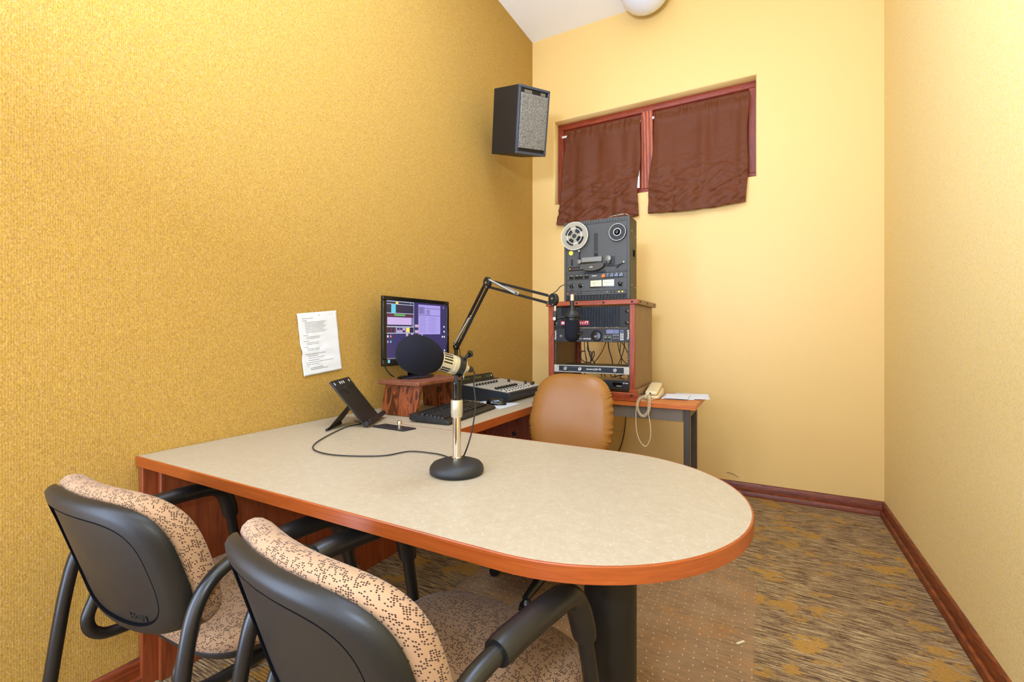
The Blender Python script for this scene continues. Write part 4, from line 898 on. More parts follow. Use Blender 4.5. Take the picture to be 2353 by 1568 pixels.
def keymesh(w_):
    if w_ not in kcache:
        a, b_ = w_ / 2 - 0.0013, 0.0082; m = MB()
        v = [(-a, -b_, 0), (a, -b_, 0), (a, b_, 0), (-a, b_, 0), (-a + 0.0025, -b_ + 0.002, 0.008), (a - 0.0025, -b_ + 0.002, 0.008), (a - 0.0025, b_ - 0.0035, 0.0085), (-a + 0.0025, b_ - 0.0035, 0.0085)]
        m.add(v, [(3, 2, 1, 0), (4, 5, 6, 7), (0, 1, 5, 4), (1, 2, 6, 5), (2, 3, 7, 6), (3, 0, 4, 7)])
        o = m.build('key', 'black', None, smooth=False, local=True); kcache[w_] = o.data; bpy.data.objects.remove(o)
    return kcache[w_]
P = 0.0188; nk = 0
rows = [(0.045, [1.3, 1.3, 1.3, 5.6, 1.3, 1.3, 1.3, 1.6]), (0.064, [2.3] + [1] * 10 + [2.7]), (0.083, [1.8] + [1] * 11 + [2.2]), (0.102, [1.5] + [1] * 12 + [1.5]), (0.121, [1] * 13 + [2]), (0.147, [1] * 13)]
for y, ws in rows:
    x = 0.014
    for w_ in ws:
        if nk < 98: key(x + w_ * P / 2, y, w_ * P); nk += 1
        x += w_ * P
for y in (0.064, 0.083, 0.102, 0.121):
    for k in range(4):
        if nk < 100: key(0.014 + 15.4 * P + (k + 3.6) * P + P / 2, y, P); nk += 1
m = MB()
for y in (0.045, 0.064, 0.083, 0.102, 0.121, 0.147):
    for k in range(7):
        xx = 0.014 + 15.4 * P + k * P + P / 2
        if xx > L - 0.012: continue
        T_ = KT @ Matrix.Translation((xx, y, kz(y))) @ Matrix.Rotation(kt, 4, 'X'); m.box(-0.008, 0.008, -0.0078, 0.0078, 0, 0.0078, 0, T_)
o = m.build('number_pad_keys', 'black', t_, smooth=False); o['kind'] = 'stuff'
m = MB(); m.prism([(-1.405, 2.065), (-1.188, 2.056), (-1.178, 2.245), (-1.40, 2.255)], TZ + 0.0003, TZ + 0.004)
tag(m.build('mouse_pad', 'mousepad', bevel=0.001), 'pale grey mouse pad between keyboard and mixing console', 'mouse pad')
t_ = thing('computer_mouse', 'black computer mouse on the pale mouse pad', 'mouse', (-1.275, 2.15, TZ + 0.004), 0.35)
m = MB(); rings = []
for k in range(12):
    q = k / 11 * PI / 2; rr = math.cos(q)
    rings.append([(0.056 * rr ** 0.6 * sp(2 * PI * i / 28, 2.5)[0], 0.031 * rr ** 0.6 * sp(2 * PI * i / 28, 2.5)[1], 0.0005 + 0.034 * math.sin(q) * (1 - 0.25 * sp(2 * PI * i / 28, 2)[0] * rr)) for i in range(28)])
m.surf(rings[:-1], cap0=(0, 0, 0.0005), cap1=(-0.006, 0, 0.0345)); m.build('shell', 'gloss', t_, local=True, ang=70)
m = MB(); m.lathe([(0.008, -0.003), (0.0085, 0), (0.008, 0.003)], frame_m((0.028, 0, 0.026), (1, 0, 0), (0, 0, 1), (0, -1, 0)), 18); m.build('scroll_wheel', 'black', t_, local=True)

# ================================================================== MIXING CONSOLE
t_ = thing('mixing_console', 'black and silver mixing console with sliding faders on the return desk', 'mixing console', (-1.42, 2.44, TZ))
my0, my1 = 2.225, 2.680
prof = [(-1.618, TZ + 0.001), (-1.275, TZ + 0.001), (-1.255, TZ + 0.004), (-1.238, TZ + 0.025), (-1.232, TZ + 0.050), (-1.240, TZ + 0.0585), (-1.57, TZ + 0.0885), (-1.618, TZ + 0.088)]
m = MB(); m.prism(prof, my0, my1, 0, frame_m((0, 0, 0), (1, 0, 0), (0, 0, 1), (0, -1, 0)) @ Matrix.Diagonal((1, 1, -1, 1))); m.build('body', 'ampgrey', t_, bevel=0.003)
sl = (0.0885 - 0.0585) / (-1.57 + 1.240)
def mz(x): return TZ + 0.0585 + (x + 1.240) * sl
MT = frame_m((-1.250, my0 + 0.012, mz(-1.25)), Vector((-1, 0, -sl)).normalized(), (0, 1, 0), Vector((sl * -1, 0, 1)).normalized())
m = MB(); m.box(0, 0.300, 0, my1 - my0 - 0.024, -0.0005, 0.0018, 0, MT); m.build('face_panel', 'silver', t_, bevel=0.0006)
m = MB()
for k in range(12): m.box(0.095, 0.215, 0.028 + k * 0.0275, 0.0295 + k * 0.0275, 0.0017, 0.0022, 0, MT)
m.build('fader_slots', 'slotline', t_, smooth=False)
for k in range(8):
    m = MB(); m.prism([(-0.012, 0), (0.012, 0), (0.009, 0.012), (0.002, 0.009), (-0.002, 0.009), (-0.009, 0.012)], -0.006, 0.006, 0, MT @ frame_m((0.093, 0.030 + k * 0.0325, 0.003), (1, 0, 0), (0, 0, 1), (0, -1, 0))); m.build('fader', 'black', t_, bevel=0.001)
for k in range(8):
    m = MB(); m.lathe([(0.0075, 0), (0.0068, 0.012), (0.005, 0.014), (0, 0.014)], MT @ Matrix.Translation((0.228, 0.028 + k * 0.0325, 0.0019)), 16); m.build('knob', 'black', t_)
for x, y in ((0.19, 0.345), (0.085, 0.375), (0.04, 0.375), (0.045, 0.405)):
    m = MB(); m.lathe([(0.0095, 0), (0.008, 0.015), (0.006, 0.018), (0, 0.018)], MT @ Matrix.Translation((x, y, 0.0019)), 18); m.build('knob', 'black', t_)
for k in range(9):
    for x, c in ((0.058, 'black'), (0.046, 'white'), (0.026, 'black'), (0.014, 'white')):
        m = MB(); m.box(x - 0.004, x + 0.004, 0.022 + k * 0.0345, 0.036 + k * 0.0345, 0.0019, 0.0050, 0, MT); m.build('button', c, t_, smooth=False)
m = MB(); BT = frame_m((-1.585, my0 + 0.04, TZ + 0.089), (0, 1, 0), Vector((-0.5, 0, 0.87)), Vector((0.87, 0, 0.5)))
m.box(0, 0.385, -0.003, 0.045, -0.02, 0, 0, BT); br = m.build('meter_bridge', 'black', t_, bevel=0.002)
for x0, x1 in ((0.02, 0.11), (0.15, 0.245), (0.29, 0.345)):
    m = MB(); m.box(x0, x1, 0.012, 0.034, 0.0001, 0.0006, 0, BT)
    for z in (0.018, 0.026): m.box(x0 + 0.006, x1 - 0.006, z, z + 0.002, 0.0006, 0.0009, 1, BT)
    m.build('level_display', ['gloss', 'led_g'], br, smooth=False)
for x in (0.13, 0.268):
    m = MB(); m.box(x - 0.014, x + 0.014, 0.008, 0.040, 0.0001, 0.0008, 0, BT); m.build('meter_window', 'gloss', br, smooth=False)
m = MB(); m.box(0.358, 0.366, 0.018, 0.030, 0.0001, 0.0008, 0, BT); m.build('badge', 'ink', br, smooth=False)

# ================================================================== EASEL (copy holder), CABLE PLATE
t_ = thing('copy_holder', 'slim black copy holder leaning back on its strut at the desk corner', 'copy holder', (-1.506, 1.47, TZ))
er = Matrix.Translation((-1.506, 1.48, 0.747)) @ Matrix.Rotation(2.075, 4, 'Z') @ Matrix.Rotation(-0.675, 4, 'X')
w, h = 0.218, 0.235
m = MB(); m.box(-w / 2, w / 2, 0, 0.007, 0.0, h * 0.84, 0, er); m.build('plate', 'shell', t_, bevel=0.002)
m = MB(); p = [(-w / 2 + 0.002, h * 0.78), (-0.035, h * 0.79)] + [(-0.005 + 0.03 * math.cos(a), h * 0.80 - 0.028 * math.sin(a)) for a in [PI - PI * k / 10 for k in range(11)]] + [(w / 2 - 0.002, h * 0.80), (w / 2 - 0.002, h), (-w / 2 + 0.002, h)]
m.prism(p, -0.0075, 0.0015, 0, er @ frame_m((0, 0, 0), (1, 0, 0), (0, 0, 1), (0, -1, 0))); m.build('slider', 'matte', t_, bevel=0.001)
m = MB()
for x in (-0.088, -0.030, -0.008, 0.014, 0.080): m.box(x - 0.003, x + 0.003, -0.0024, -0.0014, h * 0.90, h * 0.955, 0, er)
m.build('marks', 'ink', t_, smooth=False)
m = MB(); m.lathe([(0.008, 0), (0.007, 0.002), (0, 0.0025)], er @ axis_m((-0.005, -0.0015, h * 0.81), (0, -1, 0)), 16); m.build('rivet', 'black', t_)
m = MB(); m.box(-w / 2 - 0.004, w / 2 + 0.012, -0.026, -0.0001, -0.006, 0.004, 0, er); m.box(-w / 2 - 0.004, w / 2 + 0.012, -0.03, -0.026, -0.006, 0.014, 0, er); m.build('ledge', 'black', t_, bevel=0.002)
for x in (-w / 2 - 0.004, w / 2 + 0.012):
    m = MB(); m.cyl(er @ Vector((x - 0.006, -0.012, 0.004)), er @ Vector((x + 0.006, -0.012, 0.004)), 0.010, n=16); m.build('pivot', 'matte', t_)
fa, fb = Vector((-1.536, 1.262, TZ + 0.006)), Vector((-1.600, 1.382, TZ + 0.006))
ha = er @ Vector((-w / 2 + 0.012, 0.010, h * 0.48)); hb = er @ Vector((w / 2 - 0.06, 0.010, h * 0.42)); hb = ha + (fb - fa) * 0.75
nd = Vector((0.3, 0.1, 0.4)).normalized() * 0.004
m = MB(); v = [fa, fb, hb, ha]; m.add([q + nd for q in v] + [q - nd for q in v], [(0, 1, 2, 3), (7, 6, 5, 4), (0, 4, 5, 1), (1, 5, 6, 2), (2, 6, 7, 3), (3, 7, 4, 0)]); m.build('strut', 'black', t_)
m = MB(); m.cyl(fa + (fa - fb) * 0.05, fb + (fb - fa) * 0.05, 0.0055, n=12); m.build('foot_bar', 'matte', t_)
t_ = thing('cable_plate', 'flat black metal plate with a small chrome post on the desk', 'desk plate', (-1.34, 1.43, TZ))
m = MB(); m.prism([(-1.435, 1.405), (-1.262, 1.400), (-1.248, 1.462), (-1.425, 1.470)], TZ + 0.0005, TZ + 0.006); m.build('plate', 'ampgrey', t_, bevel=0.0015)
m = MB(); m.lathe([(0.008, 0), (0.008, 0.004), (0.0055, 0.005), (0.0055, 0.010), (0.009, 0.011), (0.009, 0.024), (0.008, 0.026), (0, 0.026)], Matrix.Translation((-1.315, 1.437, TZ + 0.0061)), 20); m.build('post', 'chrome', t_)
m = MB(); m.lathe([(0.008, 0), (0.008, 0.002), (0.005, 0.003), (0, 0.003)], Matrix.Translation((-1.385, 1.437, TZ + 0.0061)), 16); m.build('socket', 'black', t_)

# ================================================================== DESK MICROPHONE
bx, by = -0.762, 1.066
t_ = thing('microphone_stand', 'chrome desk microphone stand with round black base on the beige desk', 'microphone stand', (bx, by, TZ))
TB = Matrix.Translation((bx, by, TZ))
m = MB(); m.lathe([(0.070, 0.0005), (0.0755, 0.004), (0.0765, 0.012), (0.0745, 0.020), (0.068, 0.028), (0.052, 0.034), (0.030, 0.037), (0.016, 0.038), (0, 0.038)], TB, 64); m.build('base', 'iron', t_, ang=60)
m = MB(); m.lathe([(0.0145, 0.037), (0.0145, 0.044), (0.0125, 0.046)], TB, 32); m.build('collar', 'chrome', t_)
m = MB(); m.lathe([(0.0118, 0.044), (0.0118, 0.162)], TB, 32); m.build('tube', 'chrome', t_)
m = MB(); m.lathe([(0.0125, 0.157), (0.0155, 0.158), (0.0160, 0.166), (0.0168, 0.168), (0.0168, 0.202), (0.0155, 0.206), (0.009, 0.207)], TB, 32); m.build('clutch', 'champagne', t_)
m = MB(); m.lathe([(0.0125, 0.2072), (0.0130, 0.215), (0.0130, 0.245), (0.0140, 0.250), (0.0140, 0.258), (0.010, 0.262)], TB, 32)
m.box(-0.006, 0.006, -0.014, 0.014, 0.255, 0.292, 0, TB @ Matrix.Rotation(0.5, 4, 'Z')); m.build('swivel', 'gloss', t_, bevel=0.001)
m = MB(); pd = Vector((0.877, 0.48, 0)); pdc = Vector((bx, by, TZ + 0.272))
m.cyl(pdc + pd * 0.014, pdc + pd * 0.019, 0.0125, 0.011, 24); m.build('pivot_screw', 'gloss', t_)
m = MB(); m.cyl(pdc + pd * 0.0191, pdc + pd * 0.0205, 0.006, n=18); m.build('screw_head', 'champagne', t_)
a = Vector((-0.461, -0.823, 0.28)).normalized(); Pm = Vector((-0.757, 1.074, 1.040))
t_ = thing('desk_microphone', 'champagne microphone with black egg shaped foam windscreen on chrome stand', 'microphone', Pm)
AM = axis_m(Pm, a)
m = MB(); m.lathe([(0.010, -0.014), (0.024, -0.012), (0.0265, -0.006), (0.0268, 0.026), (0.0256, 0.027), (0.0256, 0.029), (0.0268, 0.030), (0.0268, 0.075)], AM, 48); m.build('body', 'champagne', t_, ang=30)
m = MB()
for k in range(20):
    if k % 5 == 4: continue
    a_ = 2 * PI * k / 20; m.box(0.0262, 0.0272, -0.0022, 0.0022, 0.036, 0.062, 0, AM @ Matrix.Rotation(a_, 4, 'Z'))
m.build('vent_slots', 'gloss', t_, smooth=False)
m = MB(); rings = []; fc = 0.122; hl_ = 0.066; n = 40
for k in range(1, 24):
    q = PI * k / 24; z = fc + hl_ * math.cos(q); rr = 0.0525 * math.sin(q) ** 0.85 * (1.0 + 0.10 * math.cos(q))
    rings.append([tuple(AM @ Vector((rr * math.cos(2 * PI * i / n), rr * math.sin(2 * PI * i / n), z))) for i in range(n)])
m.surf(rings, cap0=tuple(AM @ Vector((0, 0, fc + hl_))), cap1=tuple(AM @ Vector((0, 0, fc - hl_)))); m.build('windscreen', 'foam', t_, ang=80)
m = MB(); m.lathe([(0.0272, -0.006), (0.0300, -0.005), (0.0300, 0.012), (0.0272, 0.013)], AM, 40); m.build('clamp_ring', 'gloss', t_)
m = MB(); kd = Vector((0.55, 0.2, 0.8)).normalized(); q = Pm + kd * 0.030; m.cyl(q, q + kd * 0.014, 0.005, n=14); m.build('clamp_screw', 'gloss', t_)
q2 = q + kd * 0.014; m = MB(); m.cyl(q2, q2 + Vector((0.5, 0.85, 0.0)).normalized() * 0.009, 0.0105, 0.0095, 20); m.build('clamp_knob', 'gloss', t_)
m = MB(); m.lathe([(0.0095, -0.026), (0.0095, -0.014)], AM, 24); m.build('connector', 'champagne', t_)
m = MB(); m.lathe([(0.006, -0.042), (0.0088, -0.038), (0.0098, -0.026)], AM, 24); m.build('plug', 'black', t_)
e0 = AM @ Vector((0, 0, -0.041))
cb = [tuple(e0), (e0.x + 0.004, e0.y + 0.006, e0.z - 0.012), (e0.x + 0.003, e0.y + 0.004, e0.z - 0.045), (-0.728, 1.11, 0.93), (-0.735, 1.105, 0.86), (-0.752, 1.10, 0.80), (-0.79, 1.13, 0.762), (-0.83, 1.15, 0.747)] + [(-0.899,1.183,0.744),(-0.950,1.186,0.744),(-1.027,1.168,0.744),(-1.064,1.087,0.744),(-1.173,1.028,0.744),(-1.268,1.018,0.744),(-1.355,1.054,0.744),(-1.433,1.158,0.744),(-1.520,1.342,0.744),(-1.520,1.424,0.744)] + [(-1.60, 1.46, 0.7435)]
cable('microphone_cable', 'thin black cable looping over the desk from the foam covered microphone', cb, 0.0022)

# ================================================================== BOOM ARM
t_ = thing('microphone_boom', 'black spring balanced boom arm reaching from the monitor to the rack', 'boom arm', (-1.665, 2.30, TZ))
P0 = Vector((-1.660, 2.315, 1.052)); P1 = Vector((-1.318, 2.128, 1.405)); P2 = Vector((-0.893, 2.030, 1.293))
side = (P1 - P0).cross(Vector((0, 0, 1))).normalized()
m = MB(); m.cyl((P0.x, P0.y, TZ + 0.012), P0 - Vector((0, 0, 0.02)), 0.011); m.build('post', 'black', t_)
m = MB(); m.lathe([(0.035, 0.001), (0.035, 0.010), (0.014, 0.014)], Matrix.Translation((P0.x, P0.y, TZ)), 28); m.build('base', 'black', t_)
def par(A, B, off0, off1, nm):
    d = (B - A).normalized(); nrm = side.cross(d).normalized()
    for o_ in (off0, off1):
        m = MB(); m.tube([A + nrm * o_, B + nrm * o_], 0.0085, 4, up=nrm + side); m.build(nm, 'black', t_, smooth=False)
    return d, nrm
d1, n1 = par(P0, P1, 0.016, -0.020, 'lower_bar'); d2, n2 = par(P1, P2, 0.015, -0.020, 'upper_bar')
def plate(c, r, nm, ell=1.0):
    m = MB(); m.lathe([(r, -0.010), (r, 0.010)], axis_m(c, side), 28); m.build(nm, 'matte', t_, bevel=0.002)
plate(P0, 0.026, 'bracket'); plate(P1, 0.032, 'elbow'); plate(P2 + Vector((0.008, 0, 0)), 0.030, 'end_bracket')
def bl(c, r=0.007):
    m = MB(); s_ = side if side.y < 0 else -side
    m.lathe([(r, 0), (r * 0.9, 0.003), (r * 0.4, 0.004), (0, 0.0035)], axis_m(c + s_ * 0.0102, s_), 16); m.build('bolt', 'steel', t_)
for c in (P0 + n1 * 0.012, P0 - n1 * 0.010 + d1 * 0.006, P1, P1 + Vector((0.004, 0, -0.024)), P1 + Vector((0.018, 0, 0.018)), P2 + Vector((0.008, 0, 0.004))): bl(c)
for c in (P2 + Vector((-0.006, 0, 0.022)), P2 + Vector((-0.012, 0, -0.016)), P2 + Vector((0.014, 0, -0.024))): bl(c, 0.0035)
def spring(A, B, r):
    m = MB(); L_ = (B - A).length; T_ = axis_m(A, B - A); pts = []
    turns = int((L_ - 0.02) / 0.0042)
    for k in range(turns * 8): q = 2 * PI * k / 8; pts.append(T_ @ Vector((r * math.cos(q), r * math.sin(q), 0.01 + (L_ - 0.02) * k / (turns * 8))))
    m.tube([A] + pts + [B], 0.0014, 5); m.build('spring', 'steel', t_, ang=180)
sf_ = side if side.y < 0 else -side
spring(P0 + n1 * 0.004 + d1 * 0.014 + sf_ * 0.014, P0 + d1 * 0.27 - n1 * 0.012 + sf_ * 0.014, 0.0055); spring(P0 - n1 * 0.006 + d1 * 0.014 - sf_ * 0.014, P0 + d1 * 0.27 - n1 * 0.012 - sf_ * 0.014, 0.0055)
spring(P1 + Vector((0.018, 0, 0.018)) + sf_ * 0.014, P1 + d2 * 0.235 - n2 * 0.016 + sf_ * 0.014, 0.0058); spring(P1 + Vector((0.018, 0, 0.012)) - sf_ * 0.014, P1 + d2 * 0.235 - n2 * 0.016 - sf_ * 0.014, 0.0058)
bl(P1 + d2 * 0.24 - n2 * 0.016); bl(P0 + d1 * 0.275 - n1 * 0.012)
e = P2 + Vector((0.016, 0, -0.030))
m = MB(); m.cyl(e, e + Vector((0, 0, -0.026)), 0.0055); m.build('pin', 'steel', t_)
m = MB(); m.box(e.x - 0.009, e.x + 0.009, e.y - 0.009, e.y + 0.009, e.z - 0.075, e.z - 0.024); m.build('swivel', 'black', t_, bevel=0.004)
m = MB(); m.lathe([(0.009, 0), (0.008, 0.004), (0.0, 0.005)], axis_m((e.x, e.y - 0.0092, e.z - 0.062), (0, -1, 0)), 18); m.build('swivel_bolt', 'steel', t_)
# hanging studio microphone
hx, hy = -0.806, 2.070
t_ = thing('studio_microphone', 'black studio microphone with foam cover hanging upside down from the boom arm', 'microphone', (hx, hy, 1.09))
TH = Matrix.Translation((hx, hy, 0))
m = MB(); m.lathe([(0, 1.090), (0.010, 1.0905), (0.022, 1.095), (0.031, 1.104), (0.0355, 1.118), (0.0360, 1.180), (0.0345, 1.190), (0.030, 1.194)], TH, 40); m.build('windscreen', 'foam2', t_, ang=70)
m = MB(); m.lathe([(0.027, 1.190), (0.027, 1.228), (0.022, 1.236), (0.014, 1.242), (0.012, 1.255)], TH, 32); m.build('body', 'black', t_)
m = MB(); m.lathe([(0.036, 1.207), (0.039, 1.209), (0.039, 1.216), (0.036, 1.218), (0.033, 1.216), (0.033, 1.209)], TH, 40); m.lathe([(0.036, 1.207), (0.033, 1.209)], TH, 40); m.build('shock_mount_ring', 'matte', t_)
m = MB(); m.lathe([(0.0365, 1.2185), (0.020, 1.236), (0.018, 1.236), (0.0345, 1.2175)], TH, 40); m.build('shock_mount_cone', 'black', t_)
m = MB()
for k in range(6):
    q = 2 * PI * k / 6; m.cyl((hx + 0.030 * math.cos(q), hy + 0.030 * math.sin(q), 1.212), (hx + 0.052 * math.cos(q), hy + 0.052 * math.sin(q), 1.210), 0.0022, n=8); m.cyl((hx + 0.050 * math.cos(q), hy + 0.050 * math.sin(q), 1.203), (hx + 0.050 * math.cos(q), hy + 0.050 * math.sin(q), 1.216), 0.003, n=8)
m.build('suspension', 'matte', t_)
m = MB(); m.lathe([(0.0105, 1.255), (0.0105, 1.288)], TH, 24); m.build('connector', 'black', t_)
m = MB(); m.lathe([(0.0095, 1.288), (0.0095, 1.312), (0.007, 1.318)], TH, 24); m.build('plug', 'champagne', t_)
m = MB(); m.lathe([(0.0065, 1.318), (0.0045, 1.345), (0, 1.346)], TH, 16); m.build('strain_relief', 'ampgrey', t_)
m = MB(); m.cyl((e.x, e.y, e.z - 0.066), (hx - 0.036, hy - 0.004, 1.212), 0.0045); m.build('mount_stem', 'black', t_)
m = MB(); m.cyl((hx + 0.035, hy - 0.01, 1.128), (hx + 0.052, hy - 0.014, 1.128), 0.008, n=14); m.build('side_pin', 'black', t_)
cable('boom_microphone_cable', 'black cable arching from the boom arm end to the hanging microphone', [(hx, hy, 1.344), (hx - 0.006, hy, 1.358), (hx - 0.028, hy, 1.367), (hx - 0.055, hy - 0.01, 1.358), (hx - 0.070, hy - 0.02, 1.338), (P2.x + 0.012, P2.y - 0.014, P2.z + 0.030)], 0.0022)
cable('boom_base_cable', 'thin dark cable hanging beside the boom arm base right of the monitor', [(P0.x + 0.03, P0.y - 0.01, P0.z - 0.01), (P0.x + 0.032, P0.y, P0.z - 0.07), (P0.x + 0.012, P0.y + 0.01, P0.z - 0.16), (P0.x - 0.01, P0.y + 0.02, P0.z - 0.24)], 0.002)

# ================================================================== OPERATOR CHAIR
ox, oy, yaw = -0.828, 1.93, 0.10
t_ = thing('office_chair', 'tan leather office chair behind the rounded desk', 'office chair', (ox, oy, 0.002), yaw)
def backpad(W, z0, z1, thick, lean, n=300):
    zc = (z0 + z1) / 2 - 0.01; Hu = z1 - zc; Hd = zc - z0; rings = []
    prof = [(0.30, -0.000), (0.6, 0.002), (0.8, 0.006), (0.90, 0.014), (0.96, 0.026), (0.99, 0.040), (1.0, thick * 0.5), (0.985, thick - 0.032), (0.95, thick - 0.018), (0.88, thick - 0.006), (0.7, thick), (0.35, thick)]
    def P_(r, q, dd):
        c, s_ = sp(q, 3.5 if math.sin(q) > 0 else 3.0)
        if r > 0.9 and abs(c) > 0.8: dd_ = 0.0045 * math.sin(q * 60 + 3 * math.sin(q * 13)) * min(1, (abs(c) - 0.8) * 5) * (0 if s_ > 0.72 else 1) * max(0, 1 - abs(dd - 0.045) / 0.05)
        else: dd_ = 0
        x = r * W * c * (1 - (0.15 if c < 0 else 0.03) * max(0, s_)) + (dd_ if c > 0 else -dd_); z = zc + r * (Hu if s_ > 0 else Hd) * s_
        y = 0.16 + lean * (z - 0.5) - 0.25 * x * x + dd - 0.012 * (1 - r)
        return (x, y, z)
    for r, dd in prof: rings.append([P_(r, 2 * PI * i / n, dd) for i in range(n)])
    return rings, P_(0, 0, 0), P_(0, 0, thick)
m = MB(); rings, c0, c1 = backpad(0.214, 0.50, 0.924, 0.095, 0.16); m.surf(rings, cap0=c0, cap1=c1); m.build('backrest', 'leather', t_, local=True, ang=80)
m = MB(); rings = []
for r, z in [(0.4, 0.395), (0.9, 0.398), (0.99, 0.41), (1.0, 0.44), (0.98, 0.46), (0.9, 0.475), (0.6, 0.483), (0.3, 0.485)]: rings.append([(0.24 * r * sp(2 * PI * i / 60, 4)[0], -0.06 + 0.23 * r * sp(2 * PI * i / 60, 4)[1], z) for i in range(60)])
m.surf(rings, cap0=(0, -0.06, 0.395), cap1=(0, -0.06, 0.485)); m.build('seat', 'leather', t_, local=True, ang=80)
m = MB(); m.tube(catmull([(0, 0.0, 0.375), (0, 0.18, 0.375), (0, 0.262, 0.42), (0, 0.268, 0.55), (0, 0.29, 0.70)], 6), 0.022, 10, flat=1.6, up=(0, 0, 1)); m.box(-0.1, 0.1, -0.14, 0.06, 0.37, 0.393); m.build('back_bracket', 'matte', t_, local=True)
m = MB(); m.lathe([(0.026, 0.045), (0.034, 0.06), (0.034, 0.12), (0.026, 0.13), (0.026, 0.28), (0.015, 0.281), (0.015, 0.372)], None, 28); m.build('gas_lift', 'gloss', t_, local=True)
for k in range(5):
    q = -PI / 2 - 0.03 + 2 * PI * k / 5 - yaw; dx, dy = math.cos(q), math.sin(q)
    m = MB(); m.tube([(dx * 0.02, dy * 0.02, 0.095), (dx * 0.15, dy * 0.15, 0.088), (dx * 0.29, dy * 0.29, 0.068)], [0.026, 0.022, 0.014], 10, flat=1.1); lg = m.build('leg', 'tube', t_, local=True)
    m = MB(); cx_, cy_ = dx * 0.285, dy * 0.285; wd = Vector((-dy, dx, 0))
    for s_ in (-1, 1): m.cyl(Vector((cx_, cy_, 0.027)) + wd * 0.007 * s_, Vector((cx_, cy_, 0.027)) + wd * 0.022 * s_, 0.0255, 0.024, 20)
    m.lathe([(0.02, 0.035), (0.022, 0.05), (0.012, 0.066)], Matrix.Translation((cx_, cy_, 0)), 14); m.build('caster', 'gloss', lg, local=True)

